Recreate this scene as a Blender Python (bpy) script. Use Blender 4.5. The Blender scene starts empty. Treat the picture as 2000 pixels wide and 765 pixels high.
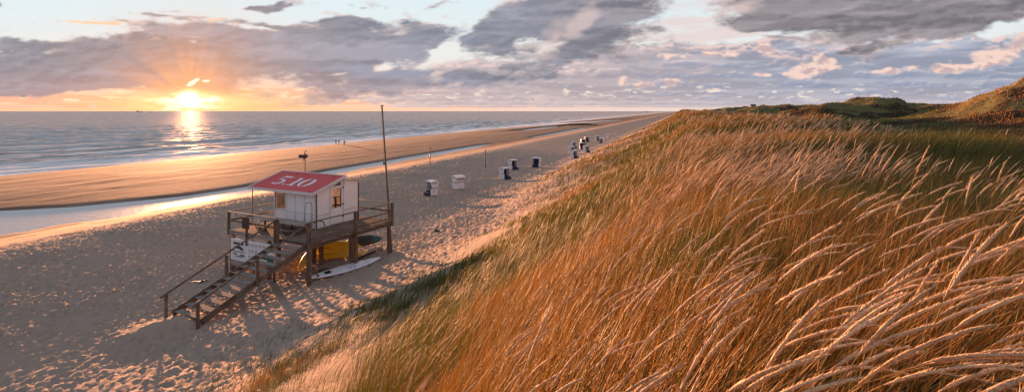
import bpy, bmesh, math, random
import numpy as np
from mathutils import Vector, Matrix
R = math.radians
random.seed(7)
rng = np.random.default_rng(11)
scene = bpy.context.scene
COL = scene.collection

# ------------------------------------------------------------------ camera, sun, exposure
CAMZ = 12.0
F = 1000.0                      # focal length in photo pixels (photo 2000 x 765, horizon y = 217)
cam_d = bpy.data.cameras.new('camera')
cam = bpy.data.objects.new('camera', cam_d); COL.objects.link(cam)
cam.location = (0, 0, CAMZ); cam.rotation_euler = (R(90), 0, 0)
cam_d.sensor_width = 36; cam_d.lens = 36 * F / 2000
cam_d.shift_y = -(382.5 - 217) / 2000
cam_d.clip_start = 0.1; cam_d.clip_end = 60000
cam_d.dof.use_dof = False
scene.camera = cam
scene.view_settings.view_transform = 'Standard'
scene.view_settings.look = 'None'
scene.view_settings.gamma = 1
scene.view_settings.use_curve_mapping = False
EXPO = 1.9
scene.view_settings.exposure = EXPO
scene.cycles.use_denoising = True
scene.cycles.max_bounces = 6
scene.cycles.diffuse_bounces = 3
scene.cycles.glossy_bounces = 3
scene.cycles.transparent_max_bounces = 8
scene.cycles.sample_clamp_indirect = 4

SUN_AZ = math.atan2(-628, 1000)      # from +Y towards +X
SUN_EL = R(1.5)
sd = Vector((math.sin(SUN_AZ) * math.cos(SUN_EL), math.cos(SUN_AZ) * math.cos(SUN_EL), math.sin(SUN_EL)))
sun_d = bpy.data.lights.new('sun', 'SUN'); sun_d.energy = 5.0; sun_d.angle = R(1.0)
sun_d.color = (1.0, 0.43, 0.19)
sun = bpy.data.objects.new('sun', sun_d); COL.objects.link(sun)
sun.rotation_euler = sd.to_track_quat('Z', 'Y').to_euler()
sun.location = (-60, 80, 60)

# ------------------------------------------------------------------ node mini language
class NT:
    def __init__(s, tree): s.t = tree; s.n = tree.nodes; s.l = tree.links
    def node(s, typ, **kw):
        n = s.n.new(typ)
        for k, v in kw.items(): setattr(n, k, v)
        return n
    def put(s, sock, v):
        if isinstance(v, X): s.l.new(v.s, sock)
        elif hasattr(v, 'is_output'): s.l.new(v, sock)
        else:
            if sock.type == 'RGBA' and not hasattr(v, '__len__'): v = (v, v, v, 1)
            if sock.type == 'RGBA' and len(v) == 3: v = (*v, 1)
            sock.default_value = v
    def m(s, op, a, b=None, c=None, clamp=False):
        n = s.n.new('ShaderNodeMath'); n.operation = op; n.use_clamp = clamp
        s.put(n.inputs[0], a)
        if b is not None: s.put(n.inputs[1], b)
        if c is not None: s.put(n.inputs[2], c)
        return X(s, n.outputs[0])
    def sstep(s, a, lo, hi, tlo=0.0, thi=1.0):
        n = s.n.new('ShaderNodeMapRange'); n.interpolation_type = 'SMOOTHSTEP'
        s.put(n.inputs['Value'], a); s.put(n.inputs['From Min'], lo); s.put(n.inputs['From Max'], hi)
        s.put(n.inputs['To Min'], tlo); s.put(n.inputs['To Max'], thi)
        return X(s, n.outputs['Result'])
    def mix(s, f, a, b, blend='MIX'):
        n = s.n.new('ShaderNodeMix'); n.data_type = 'RGBA'; n.blend_type = blend; n.clamp_factor = True
        s.put(n.inputs[0], f); s.put(n.inputs[6], a); s.put(n.inputs[7], b)
        return X(s, n.outputs[2])
    def vec(s, x, y, z):
        n = s.n.new('ShaderNodeCombineXYZ')
        s.put(n.inputs[0], x); s.put(n.inputs[1], y); s.put(n.inputs[2], z)
        return X(s, n.outputs[0])
    def sep(s, v):
        n = s.n.new('ShaderNodeSeparateXYZ'); s.put(n.inputs[0], v)
        return [X(s, n.outputs[i]) for i in range(3)]
    def noise(s, v, scale=1.0, detail=4, rough=0.5, dist=0.0, lac=2.0):
        n = s.n.new('ShaderNodeTexNoise'); s.put(n.inputs['Vector'], v)
        n.inputs['Scale'].default_value = scale; n.inputs['Detail'].default_value = detail
        n.inputs['Roughness'].default_value = rough; n.inputs['Distortion'].default_value = dist
        n.inputs['Lacunarity'].default_value = lac
        return X(s, n.outputs[0])
    def noisec(s, v, scale=1.0, detail=4, rough=0.5):
        n = s.n.new('ShaderNodeTexNoise'); s.put(n.inputs['Vector'], v)
        n.inputs['Scale'].default_value = scale; n.inputs['Detail'].default_value = detail
        n.inputs['Roughness'].default_value = rough
        return X(s, n.outputs[1])
    def voro(s, v, scale=1.0, detail=0, rough=0.5, feature='SMOOTH_F1', smooth=0.6, rand=1.0):
        n = s.n.new('ShaderNodeTexVoronoi'); n.feature = feature; s.put(n.inputs['Vector'], v)
        n.inputs['Scale'].default_value = scale
        n.inputs['Detail'].default_value = detail; n.inputs['Roughness'].default_value = rough
        n.inputs['Randomness'].default_value = rand
        if feature == 'SMOOTH_F1': n.inputs['Smoothness'].default_value = smooth
        return X(s, n.outputs['Distance'])
    def vmath(s, op, a, b):
        n = s.n.new('ShaderNodeVectorMath'); n.operation = op
        s.put(n.inputs[0], a); s.put(n.inputs[1], b)
        return X(s, n.outputs[1] if op in ('DOT_PRODUCT', 'LENGTH') else n.outputs[0])
class X:
    def __init__(s, nt, sock): s.nt = nt; s.s = sock
    def __add__(a, b): return a.nt.m('ADD', a, b)
    __radd__ = __add__
    def __sub__(a, b): return a.nt.m('SUBTRACT', a, b)
    def __rsub__(a, b): return a.nt.m('SUBTRACT', b, a)
    def __mul__(a, b): return a.nt.m('MULTIPLY', a, b)
    __rmul__ = __mul__
    def __truediv__(a, b): return a.nt.m('DIVIDE', a, b)

# ------------------------------------------------------------------ procedural cloud field (numbers only, no files)
_TAB = np.random.default_rng(5).random(1 << 16, dtype=np.float32)
def _h(ix, iy, seed):
    return _TAB[(ix * 7919 + iy * 31337 + ((ix * iy) & 1023) * 61 + seed * 9973) & 65535]
def vnoise(x, y, seed=0):
    x, y = np.broadcast_arrays(np.asarray(x, np.float32), np.asarray(y, np.float32))
    ix = np.floor(x); iy = np.floor(y); fx = x - ix; fy = y - iy
    fx = fx * fx * (3 - 2 * fx); fy = fy * fy * (3 - 2 * fy)
    ix = ix.astype(np.int32) + 4000; iy = iy.astype(np.int32) + 4000
    a = _h(ix, iy, seed); b = _h(ix + 1, iy, seed); c = _h(ix, iy + 1, seed); d = _h(ix + 1, iy + 1, seed)
    a = a + (b - a) * fx; c = c + (d - c) * fx
    return a + (c - a) * fy - np.float32(.5)
def fbm(x, y, o=4, seed=0, g=0.5):
    s = 0; a = 1.0
    for i in range(o):
        s = s + a * vnoise(x, y, seed + i * 17); a *= g
        x, y = x * 1.64 + y * 1.19 + 11.3, y * 1.64 - x * 1.19 + 5.7
    return s
def billow(x, y, o=4, seed=0, g=0.5):
    s = 0; a = 1.0
    for i in range(o):
        s = s + a * (0.25 - np.abs(vnoise(x, y, seed + i * 17))) * 2.2; a *= g
        x, y = x * 1.64 + y * 1.19 + 3.3, y * 1.64 - x * 1.19 + 8.7
    return s
def ss(x, a, b):
    t = np.clip((x - a) / (b - a), 0, 1); return t * t * (3 - 2 * t)
def lerp(a, b, f):
    a = np.asarray(a, np.float32); b = np.asarray(b, np.float32); f = np.asarray(f, np.float32)[..., None]
    return a + (b - a) * f
def srgb(r, g, b):
    c = np.array([r, g, b]) / 255.0
    return np.where(c < .04045, c / 12.92, ((c + .055) / 1.055) ** 2.4)
def sky_colour(az, el):
    """display-linear colour of the sky; az from +Y to +X, el in radians"""
    az = np.asarray(az, np.float32); el = np.asarray(el, np.float32)
    azc = np.clip(az, -1.3, 1.3)
    px = 1000 + 1000 * np.tan(azc); py = 217 - np.tan(np.clip(el, -.1, 1.3)) * 1000 / np.cos(azc)
    px = np.where(np.abs(az) < 1.2, px, 1000 + (az * 3600 / 1.2) * .72)   # beyond the view: plain angle
    py = np.where(np.abs(az) < 1.2, py, 217 - np.tan(np.clip(el, -.1, 1.3)) * 2700)
    u = az * 1000 / .93; v = np.log(np.maximum(el, 0) + .045) * 260        # flattening towards the horizon
    FB = (fbm(px / 130, py / 60, 4, 201, .6), fbm(px / 110, py / 50, 4, 207, .6))
    def blobs(L, wob=0.0):
        acc = np.zeros_like(px)
        wx = px + wob * 1.8 * FB[0]; wy = py + wob * .55 * FB[1]
        for (bx, by, hw, hh, tilt, amt) in L:
            dx = (wx - bx) / hw; dy = (wy - by - (wx - bx) * tilt) / hh
            r = np.sqrt(dx * dx + dy * dy)
            acc = np.maximum(acc, amt * np.clip(1.35 - r * .85, 0, 1.3)) if amt > 0 else acc + amt * np.exp(-r * r)
        return acc
    ang = np.arccos(np.clip(np.cos(el) * np.cos(az - A_SUN) * np.cos(E_SUN) + np.sin(el) * np.sin(E_SUN), -1, 1))
    sdx = px - 372; sdy = py - 192
    # --- clear sky
    hgt = np.clip(217 - py, 0, 2000)
    c = lerp(srgb(253, 214, 190), srgb(232, 232, 230), ss(hgt, 5, 110))
    c = lerp(c, srgb(218, 234, 240), ss(hgt, 90, 230))
    c = lerp(c, srgb(150, 178, 205), ss(hgt, 350, 1500))
    c = lerp(c, np.broadcast_to(srgb(255, 190, 140), c.shape), np.exp(-hgt / 38.) * ss(-px, -1500, -300) * .62)
    c = lerp(c, np.broadcast_to(srgb(232, 214, 208), c.shape), np.exp(-hgt / 40.) * ss(px, 700, 1300) * .8)
    # --- thin high veil, pinkish, right half
    n = fbm(u / 190, v / 40, 5, 300, .55)
    a = ss(n, -.18, .35) * ss(px, 850, 1150) * .85 * ss(hgt, 60, 120)
    c = lerp(c, np.broadcast_to(srgb(226, 208, 206), c.shape), a)
    # --- low streaks towards the sun
    n = fbm(px / 95, py / 6.5, 5, 320, .55) + .15
    a = ss(n, -.05, .32) * ss(hgt, 2, 10) * ss(-hgt, -60, -38) * ss(-px, -1250, -900)
    c = lerp(c, lerp(srgb(236, 178, 160), srgb(250, 172, 128), np.exp(-ang * 5)), a * .75)
    n = fbm(px / 34, py / 5.0, 4, 327, .55)
    c = lerp(c, np.broadcast_to(srgb(255, 240, 205), c.shape), ss(n, .14, .30) * ss(hgt, 12, 24) * ss(-hgt, -52, -40) * ss(-px, -1100, -800) * .8)
    # --- low deck of small cumulus, right of centre
    sc = np.interp(hgt, [0, 15, 60, 130], [.30, .42, .75, 1.0])
    f = lambda ox, oy, sd=340: .62 * fbm((px + ox) / (72 * 1.0) , (py + oy) / 21., 6, sd, .56) + .38 * billow((px + ox) / 46, (py + oy) / 17., 4, sd + 50, .55)
    fh = lambda ox, oy, sd=440: .6 * fbm((px + ox) / 30., (py + oy) / 7.5, 5, sd, .55) + .4 * billow((px + ox) / 22, (py + oy) / 6.5, 3, sd + 50, .55)
    wlow = ss(hgt, 62, 34)
    def deck(ox, oy): return f(ox, oy) * (1 - wlow) + fh(ox, oy) * wlow
    cov = blobs([(1540, 168, 620, 60, 0, 1.1), (1850, 140, 330, 56, 0, 1.1), (1180, 168, 360, 40, 0, .95), (1330, 120, 170, 34, 0, .85), (930, 190, 220, 22, 0, .7), (1650, 128, 300, 40, 0, .9)], 20)
    outside = ss(np.abs(az), .95, 1.25)
    cov = np.maximum(cov, outside * .8 * ss(-hgt, -900, -200))
    d0 = deck(0, 0); d1 = deck(-9, -5); d2 = deck(-2, -9)
    D = (cov - .62) * 1.1 + d0 * .8 + .30
    a = ss(D, -.12, .2) * ss(hgt, 3, 12)
    lit = ss(d0 - d1, -.03, .22) ; top = ss(d0 - d2, .0, .25)
    dk = lerp(srgb(158, 150, 160), srgb(136, 144, 166), ss(px, 1150, 1600))
    md = lerp(srgb(188, 176, 184), srgb(180, 186, 204), ss(px, 1150, 1600))
    cc = lerp(dk, md, ss(fbm(u / 120, v / 22, 4, 380), -.3, .3))
    cc = lerp(cc, dk, ss(D, .35, .9) * .4)
    cc = lerp(cc, np.broadcast_to(srgb(236, 205, 200), cc.shape), np.clip(lit * .7 + top * .35, 0, 1) * (1 - ss(D, .25, .8)) * .95)
    cc = lerp(cc, np.broadcast_to(srgb(228, 206, 202), cc.shape), np.exp(-hgt / 22.) * .75)
    c = lerp(c, cc, a * .93)
    # rows of small cumulus, far (low) to near (high): pale crests over grey-blue bases
    for k, (bh, th_, sx, dens, aa) in enumerate([(8, 5, 22, .45, .7), (14, 8, 30, .42, .85), (23, 11, 40, .40, .9), (35, 15, 56, .38, .9), (50, 19, 74, .36, .9), (68, 24, 95, .28, .9), (88, 26, 120, .12, .85)]):
        qx = px / sx; qy = hgt / (sx * .36)
        prof = dens - .15 + 1.1 * fbm(qx * .8, qx * 0 + k * 3.1, 3, 900 + k, .5)
        edge = .34 * billow(qx * 1.1, qy * 1.1, 4, 920 + k, .6) + .30 * fbm(qx * 1.5, qy * 1.6, 4, 940 + k, .55)
        r = (hgt - bh) / th_
        top = prof + edge - r
        al = ss(top, -.02, .20) * ss(r + .5 * edge, -.35, .10) * ss(px, 560 + bh * 4, 900 + bh * 5) * aa
        al = al * (1 - outside)
        lt = np.clip(ss(top, .62, .0) * (.35 + .65 * ss(r, .0, .6)), 0, 1)
        lft = ss(edge - (.34 * billow((px - 5) / sx * 1.1, (hgt + 3) / (sx * .36) * 1.1, 4, 920 + k, .6) + .30 * fbm((px - 5) / sx * 1.5, (hgt + 3) / (sx * .36) * 1.6, 4, 940 + k, .55)), -.05, .14)
        lo = lerp(srgb(160, 152, 164), srgb(138, 148, 172), ss(px, 1000, 1500))
        hi = lerp(srgb(240, 208, 198), srgb(232, 212, 212), ss(px, 1000, 1600))
        mdl = lerp(srgb(192, 182, 188), srgb(180, 186, 203), ss(px, 1000, 1500))
        hz = np.exp(-bh / 16.)
        cl = lerp(lo, mdl, ss(r, -.1, .9) * .5 + lft * .5)
        warmth = np.interp(fbm(px / 200, k * 2.2 + py * 0, 3, 960), [-.2, .25], [.25, 1.15])
        cl = lerp(cl, hi, lt * warmth * (.35 + .65 * lft))
        cl = lerp(cl, np.broadcast_to(srgb(238, 214, 204), cl.shape), np.full(px.shape, hz * .7))
        c = lerp(c, cl, al)
    n = fbm(px / 24, py / 5.0, 4, 460, .55) + .25 * fbm(px / 160, py / 12., 2, 465)
    c = lerp(c, np.broadcast_to(srgb(252, 236, 218), c.shape), ss(n, .32, .5) * ss(hgt, 16, 26) * ss(-hgt, -62, -40) * ss(px, 600, 900) * .7)
    # --- warm lit puffs
    def puff(ox, oy): return .5 * fbm((px + ox) / 60, (py + oy) / 30., 5, 500, .55) + .5 * billow((px + ox) / 44, (py + oy) / 24., 4, 540, .5)
    L = [(1590, 132, 62, 15, -.10, 1.0), (1612, 118, 30, 15, 0, 1.05), (1540, 140, 34, 6, 0, .8), (1485, 143, 26, 6, 0, .95), (1735, 144, 42, 6, 0, .95), (1750, 138, 20, 5, 0, .9),
         (1880, 128, 95, 10, -.12, 1.0), (1930, 108, 70, 20, -.15, 1.05), (1990, 88, 60, 16, -.2, 1.05), (1500, 100, 26, 15, 0, .8), (1215, 160, 22, 13, 0, .9), (1260, 168, 34, 6, 0, .9), (1312, 163, 18, 8, 0, .95),
         (1380, 110, 60, 10, -.05, .75), (1300, 108, 40, 10, 0, .7), (1620, 100, 24, 6, 0, .5), (1690, 70, 160, 5, -.12, .45), (1880, 62, 120, 8, -.12, .6), (1990, 42, 60, 16, 0, .7)]
    q0 = puff(0, 0); q1 = puff(-7, -7)
    D5 = (blobs(L, 14) - .70) * 1.0 + q0 * .85
    a5 = ss(D5, -.10, .34)
    pc = lerp(srgb(196, 172, 174), srgb(250, 216, 200), ss(q0 - q1, -.16, .16) * .9 + ss(D5, .5, 0) * .2)
    c = lerp(c, pc, a5 * .93)
    # --- the big near masses
    big = [(690, 52, 190, 16, .02, 1.0), (545, 48, 120, 12, 0, .85), (840, 60, 60, 16, 0, .85), (1290, 90, 90, 18, -.2, .75), (760, 138, 120, 26, 0, 1.1), (920, 150, 90, 18, -.1, 1.0), (80, 90, 130, 20, .05, 1.05), (360, 62, 150, 14, .05, .95), (600, 82, 290, 36, 0, 1.15), (270, 92, 280, 26, .03, 1.1), (790, 92, 90, 30, .1, 1.0), (850, 140, 110, 26, -.1, .95), (240, 95, 200, 22, .04, 1.0), (430, 62, 120, 14, .02, .75), (110, 128, 380, 52, 0.00, 1.3), (20, 160, 300, 34, 0, 1.15), (330, 150, 330, 44, -0.02, 1.2), (420, 112, 230, 42, .0, 1.15), (620, 108, 270, 58, 0.05, 1.3), (700, 150, 240, 36, 0.03, 1.15), (790, 155, 130, 26, 0, 1.0), (850, 172, 90, 14, 0, .75),
           (500, 78, 190, 26, .03, 1.1), (930, 150, 120, 22, -.05, .95), (880, 60, 40, 20, -.3, .7), (250, 112, 180, 20, .10, .9), (60, 100, 130, 22, .05, .9), (985, 130, 60, 12, 0, .62), (940, 152, 80, 10, -.1, .6),
           (1150, 72, 210, 62, -.22, 1.25), (1000, 70, 120, 50, -.3, 1.0), (1260, 60, 110, 40, -.3, 1.0), (1050, 30, 150, 44, -.30, 1.1), (1110, 98, 130, 32, -.1, 1.0), (960, 55, 90, 34, -.5, .95), (905, 85, 55, 16, -.4, .7), (1230, 20, 130, 44, -.3, .95), (1030, 120, 70, 16, -.1, .7),
           (1650, 22, 350, 50, -.02, 1.35), (1820, 38, 240, 26, -.05, 1.0), (1470, 48, 130, 26, -.04, 1.0), (1900, 5, 280, 40, -.07, 1.25), (1560, 58, 150, 20, .06, .85), (1400, 45, 60, 12, .1, .7),
           (1540, 76, 80, 12, 0, .8), (1700, 90, 62, 8, -.10, .75), (1660, 100, 40, 6, 0, .6), (722, 18, 62, 10, 0, .75), (528, 19, 62, 7, 0, .85), (800, 42, 60, 14, 0, .9), (850, 8, 80, 9, -.05, .6),
           (240, 50, 66, 7, .12, .72), (200, 46, 40, 4, .0, .6), (320, 32, 80, 8, .06, .66), (350, 20, 60, 4, .1, .55), (120, 49, 60, 3, .0, .5), (3, 14, 18, 9, 0, .8), (60, 70, 60, 4, 0, .45), (860, 55, 22, 10, 0, .6)]
    holes = [(872, 100, 22, 16, -.3, -.7), (880, 134, 30, 7, -.3, -.5), (740, 128, 30, 6, -.1, -.7), (365, 69, 34, 3, .12, -.5), (500, 55, 70, 5, 0, -.2), (1345, 35, 40, 26, -.3, -.4), (1080, 92, 40, 8, -.5, -.35), (1480, 66, 60, 8, -.1, -.3), (1600, 62, 50, 7, 0, -.25), (1450, 30, 50, 14, -.2, -.35), (905, 40, 26, 22, -.6, -.5)]
    def big_n(ox, oy): return .85 * fbm((px + ox) / 190., (py + oy + .12 * px) / 56., 7, 600, .55) + .20 * billow((px + ox) / 95, (py + oy) / 40., 5, 660, .55)
    b0 = big_n(0, 0); b1 = big_n(-12, 12); b2 = big_n(0, 26); b3 = big_n(-9, -7)
    B = blobs(big, 34) + blobs(holes, 22) * 1.0
    B = np.maximum(B, outside * (.6 + .5 * fbm(u / 500, v / 160, 3, 690)) * ss(hgt, 60, 160))
    B = np.maximum(B, (1 - outside) * ss(hgt, 215, 330) * (.72 + .6 * fbm(u / 420, v / 120, 3, 695)))
    D1 = (B - .60) * 1.0 + b0 * 1.15 + .30 * fbm(px / 34, py / 13., 4, 670, .6)
    a1 = ss(D1, -.10, .36) * np.maximum(ss(hgt, 34, 52), ss(-px, -850, -750))
    thick = ss(D1, .02, .55)
    shade = ss(b0 - b1, -.16, .20)        # lighter where it faces away from the dense lower side
    detail = ss(b0 - b3, -.12, .14)
    dark = lerp(srgb(122, 126, 142), srgb(108, 104, 112), ss(px, 850, 1500))
    mid = lerp(srgb(156, 156, 172), srgb(156, 148, 154), ss(px, 850, 1500))
    light = lerp(srgb(184, 182, 194), srgb(196, 184, 186), ss(px, 850, 1500))
    z1 = ss(fbm(u / 330 , v / 40 + u / 700, 5, 640, .55), -.32, .34)
    body = lerp(dark, mid, np.clip(z1 * .75 + (shade - .5) * .65, 0, 1))
    body = lerp(body, light, detail * .34 * (1 - .4 * thick))
    body = lerp(body, np.broadcast_to(srgb(150, 160, 186), body.shape), ss(fbm(u / 260, v / 60, 3, 648), .0, .35) * ss(px, 560, 700) * ss(-px, -1000, -900) * .6)
    warm = ss(hgt, 100, 40) * ss(-px, -1000, -500)
    body = lerp(body, np.broadcast_to(srgb(178, 150, 156), body.shape), warm * .35)
    # sun-lit thin rims
    rimc = lerp(srgb(252, 214, 188), srgb(238, 214, 208), ss(px, 500, 1200))
    body = lerp(body, rimc, (1 - thick) * .5 * ss(detail, .3, .95))
    body = lerp(body, rimc, (1 - ss(D1, -.04, .10)) * .35)
    # backlit paler patches inside the central mass
    pp = blobs([(1075, 85, 40, 30, -.8, .85), (1120, 50, 40, 26, -.8, .8), (1190, 50, 30, 16, -.6, .5), (1420, 22, 90, 14, -.2, .8)], 20)
    body = lerp(body, np.broadcast_to(srgb(222, 198, 194), body.shape), ss(pp + b0 * .6, .35, .95) * .65)
    c = lerp(c, body, a1 * .97)
    # orange lit slivers
    sl = blobs([(190, 46, 62, 3.2, .05, 1.0), (225, 44, 30, 2.5, 0, .9), (425, 38, 26, 2.5, -.1, .8), (95, 48, 14, 2, 0, .5)], 4)
    c = lerp(c, np.broadcast_to(srgb(250, 205, 165), c.shape), ss(sl + .4 * fbm(px / 20, py / 6, 3, 700), .35, .8) * .9)
    # --- glow of the low sun, with soft shafts
    th = np.arctan2(-sdy, sdx); rr = np.hypot(sdx, sdy * 1.0)
    rays = .4 + .6 * fbm(th * 7.0, th * 0 + .5, 4, 720, .7) + .25 * fbm(th * 3, rr / 120, 2, 730)
    inten = np.exp(-rr / 68.) * (1.0 + np.clip(rays, -.3, 1.2) * 1.1 * ss(rr, 10, 60)) * ss(hgt, -2, 3)
    c = lerp(c, np.broadcast_to(srgb(255, 178, 128), c.shape), np.clip(inten * 1.15, 0, .93))
    horiz = np.exp(-(sdx / 180.) ** 2 - ((py - 203) / 20.) ** 2)
    c = lerp(c, np.broadcast_to(srgb(255, 214, 140), c.shape), np.clip(horiz * .9, 0, 1))
    core = np.exp(-(np.abs(sdx + 4) / np.interp(py, [165, 180, 195, 217], [10, 40, 74, 70])) ** 1.7 - (np.abs(sdy - 4) / np.where(sdy > 4, 28., 17.)) ** 2.0)
    core = core * (1 + .9 * fbm(px / 26, py / 7, 4, 740, .6))
    c = lerp(c, np.broadcast_to(srgb(255, 236, 170), c.shape), np.clip(core * 1.6, 0, 1))
    c = lerp(c, np.broadcast_to(np.array([1.25, 1.12, .85]), c.shape), ss(core, .30, .95))
    hl = blobs([(374, 162, 11, 5.0, -.55, 1.0), (383, 156, 6, 3.5, -.3, .9), (402, 158, 9, 2.3, -.05, .9)], 3)
    c = lerp(c, np.broadcast_to(np.array([1.1, 1.0, .75]), c.shape), ss(hl + .5 * fbm(px / 9, py / 4.5, 3, 750), .4, .75))
    # very bright centre: lights the haze and the water path
    k = np.exp(-(sdx / 13.) ** 2 - ((py - 193) / 10.) ** 2)
    c = c + k[..., None] * np.array([5., 3.4, 1.5])
    return c

def pixdir(px, py):
    u = (px - 1000) / F; v = (217 - py) / F
    return math.atan2(u, 1), math.atan(v / math.sqrt(1 + u * u))
A_SUN, E_SUN = pixdir(372, 192)
SKY_GAIN = 1.05; NISHITA = 0.0015
def sky_image(name, w, h, a0, a1, e0, e1):
    az, el = np.meshgrid(a0 + (np.arange(w) + .5) / w * (a1 - a0), e0 + (np.arange(h) + .5) / h * (e1 - e0))
    c = sky_colour(az, el) * SKY_GAIN * 2 ** -EXPO
    im = bpy.data.images.new(name, w, h, float_buffer=True); im.colorspace_settings.name = 'Linear Rec.709'
    buf = np.ones((h, w, 4), np.float32); buf[..., :3] = c
    im.pixels.foreach_set(buf.ravel()); im.pack() if False else None
    return im
def build_world():
    w = bpy.data.worlds.new('World'); scene.world = w; w.use_nodes = True
    w.cycles.sampling_method = 'MANUAL'; w.cycles.sample_map_resolution = 1024
    t = w.node_tree; t.nodes.clear(); g = NT(t)
    out = g.node('ShaderNodeOutputWorld'); bg = g.node('ShaderNodeBackground')
    t.links.new(bg.outputs[0], out.inputs[0])
    sky = g.node('ShaderNodeTexSky', sky_type='NISHITA', sun_disc=False)
    sky.sun_elevation = SUN_EL; sky.sun_rotation = SUN_AZ
    d = X(g, g.node('ShaderNodeTexCoord').outputs['Generated'])
    x, y, z = g.sep(d)
    az = g.m('ARCTAN2', x, y); el = g.m('ARCSINE', z)
    def look(im, a0, a1, e0, e1):
        n = g.node('ShaderNodeTexImage', extension='EXTEND', interpolation='Cubic'); n.image = im
        g.put(n.inputs[0], g.vec((az - a0) / (a1 - a0), (el - e0) / (e1 - e0), 0.0))
        return X(g, n.outputs[0])
    dome = look(sky_image('cloud_dome', 1536, 320, -math.pi, math.pi, 0, math.pi / 2), -math.pi, math.pi, 0, math.pi / 2)
    band = look(sky_image('cloud_band', 2304, 400, -1.05, 1.05, 0, .33), -1.05, 1.05, 0, .33)
    f = g.m('LESS_THAN', g.m('ABSOLUTE', az), 1.0) * g.m('LESS_THAN', el, 0.30)
    c = g.mix(f, dome, band)
    n = g.node('ShaderNodeMix', data_type='RGBA', blend_type='ADD'); n.inputs[0].default_value = NISHITA; n.clamp_result = False
    g.put(n.inputs[6], c); g.put(n.inputs[7], X(g, sky.outputs[0]))
    fin = g.mix(g.m('GREATER_THAN', z, -0.003), (0.05, 0.045, 0.04, 1), X(g, n.outputs[2]))
    g.put(bg.inputs['Color'], fin); bg.inputs['Strength'].default_value = 1.0
build_world()

# ------------------------------------------------------------------ the terrain function
def dimples(x, y, cell, r, seed):
    ix = np.floor(x / cell).astype(np.int64); iy = np.floor(y / cell).astype(np.int64)
    out = np.zeros_like(x)
    for dx in (-1, 0, 1):
        for dy in (-1, 0, 1):
            jx = ix + dx; jy = iy + dy
            px = (jx + _h(jx, jy, seed)) * cell; py = (jy + _h(jx, jy, seed + 1)) * cell
            amp = 0.4 + 0.6 * _h(jx, jy, seed + 2)
            th = _h(jx, jy, seed + 3) * 3.14
            ux = (x - px) * np.cos(th) + (y - py) * np.sin(th); uy = -(x - px) * np.sin(th) + (y - py) * np.cos(th)
            q = (ux / (r * 1.45)) ** 2 + (uy / (r * 0.8)) ** 2
            out += amp * (-np.exp(-q) + 0.45 * np.exp(-(np.sqrt(q) - 1.45) ** 2 * 5))
    return out
EX, EY = 0.314, 0.949          # along the coast
def to_st(x, y): return x * EX + y * EY, x * EY - y * EX
def to_xy(s, t): return s * EX + t * EY, s * EY - t * EX
PT = np.array([-6000, -600, -300, -160, -126, -112, -100, -88, -78, -66, -58, -55.5, -50, -44, -41, -39, -36, -28, -22, -19, -17, -15, -13.4, -12, -10.5, -9, -6, -3, -1, 0, 3, 8, 13, 16, 22, 32, 60, 120, 400, 3000.])
PZ = np.array([-30, -6, -3, -.8, -.25, .28, .62, .86, .92, .93, .90, 1.0, 1.85, 2.78, 3.10, 3.11, 3.04, 2.84, 2.72, 2.84, 3.12, 3.42, 3.8, 4.3, 5.0, 5.7, 7.2, 8.8, 10.05, 10.55, 10.78, 10.45, 9.8, 9.2, 8.2, 7.5, 7.1, 6.9, 7.2, 8.])
def gx(x, y, cx, cy, sx, sy, rot=0, p=1.0):
    c, s_ = math.cos(rot), math.sin(rot)
    u = (x - cx) * c + (y - cy) * s_; v = -(x - cx) * s_ + (y - cy) * c
    return np.exp(-(((u / sx) ** 2 + (v / sy) ** 2) ** p))
HILLS = [  # px, depth Y, top py, sx, sy, rot, power
    (1694, 190, 184, 13, 20, 0.3, .75), (1632, 186, 195, 14, 14, 0, .8), (1740, 195, 199, 12, 16, 0, .8), (1600, 210, 206, 16, 14, 0, .9),
    (1530, 290, 201, 20, 22, .3, .9), (1500, 300, 206, 22, 18, 0, .9), (1585, 330, 205, 40, 18, .1, 1.), (1440, 420, 207, 26, 30, 0, .9), (1405, 520, 212, 26, 30, 0, .9),
    (1790, 330, 203, 60, 20, .1, 1.), (1870, 300, 203, 50, 20, .1, 1.), (1900, 230, 200, 30, 18, 0, 1.), (1980, 250, 194, 50, 22, 0, 1.),
    (2040, 128, 146, 13, 17, -.5, .9), (1955, 136, 181, 11, 13, -.5, .9), (1890, 150, 204, 12, 12, -.4, .9), (2150, 120, 136, 20, 20, -.2, .9), (2300, 130, 120, 36, 30, 0, .9),
]
def toe_shift(s):
    """how far the dune foot stands seaward (+) of its mean line"""
    return 4.2 * ss(s, 35, 45) - .0 * ss(-s, -15, -7) - .7 * np.exp(-((s - 23) / 5.) ** 2) + 1.3 * fbm(s / 9, s * 0 + 1.5, 3, 21)
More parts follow.
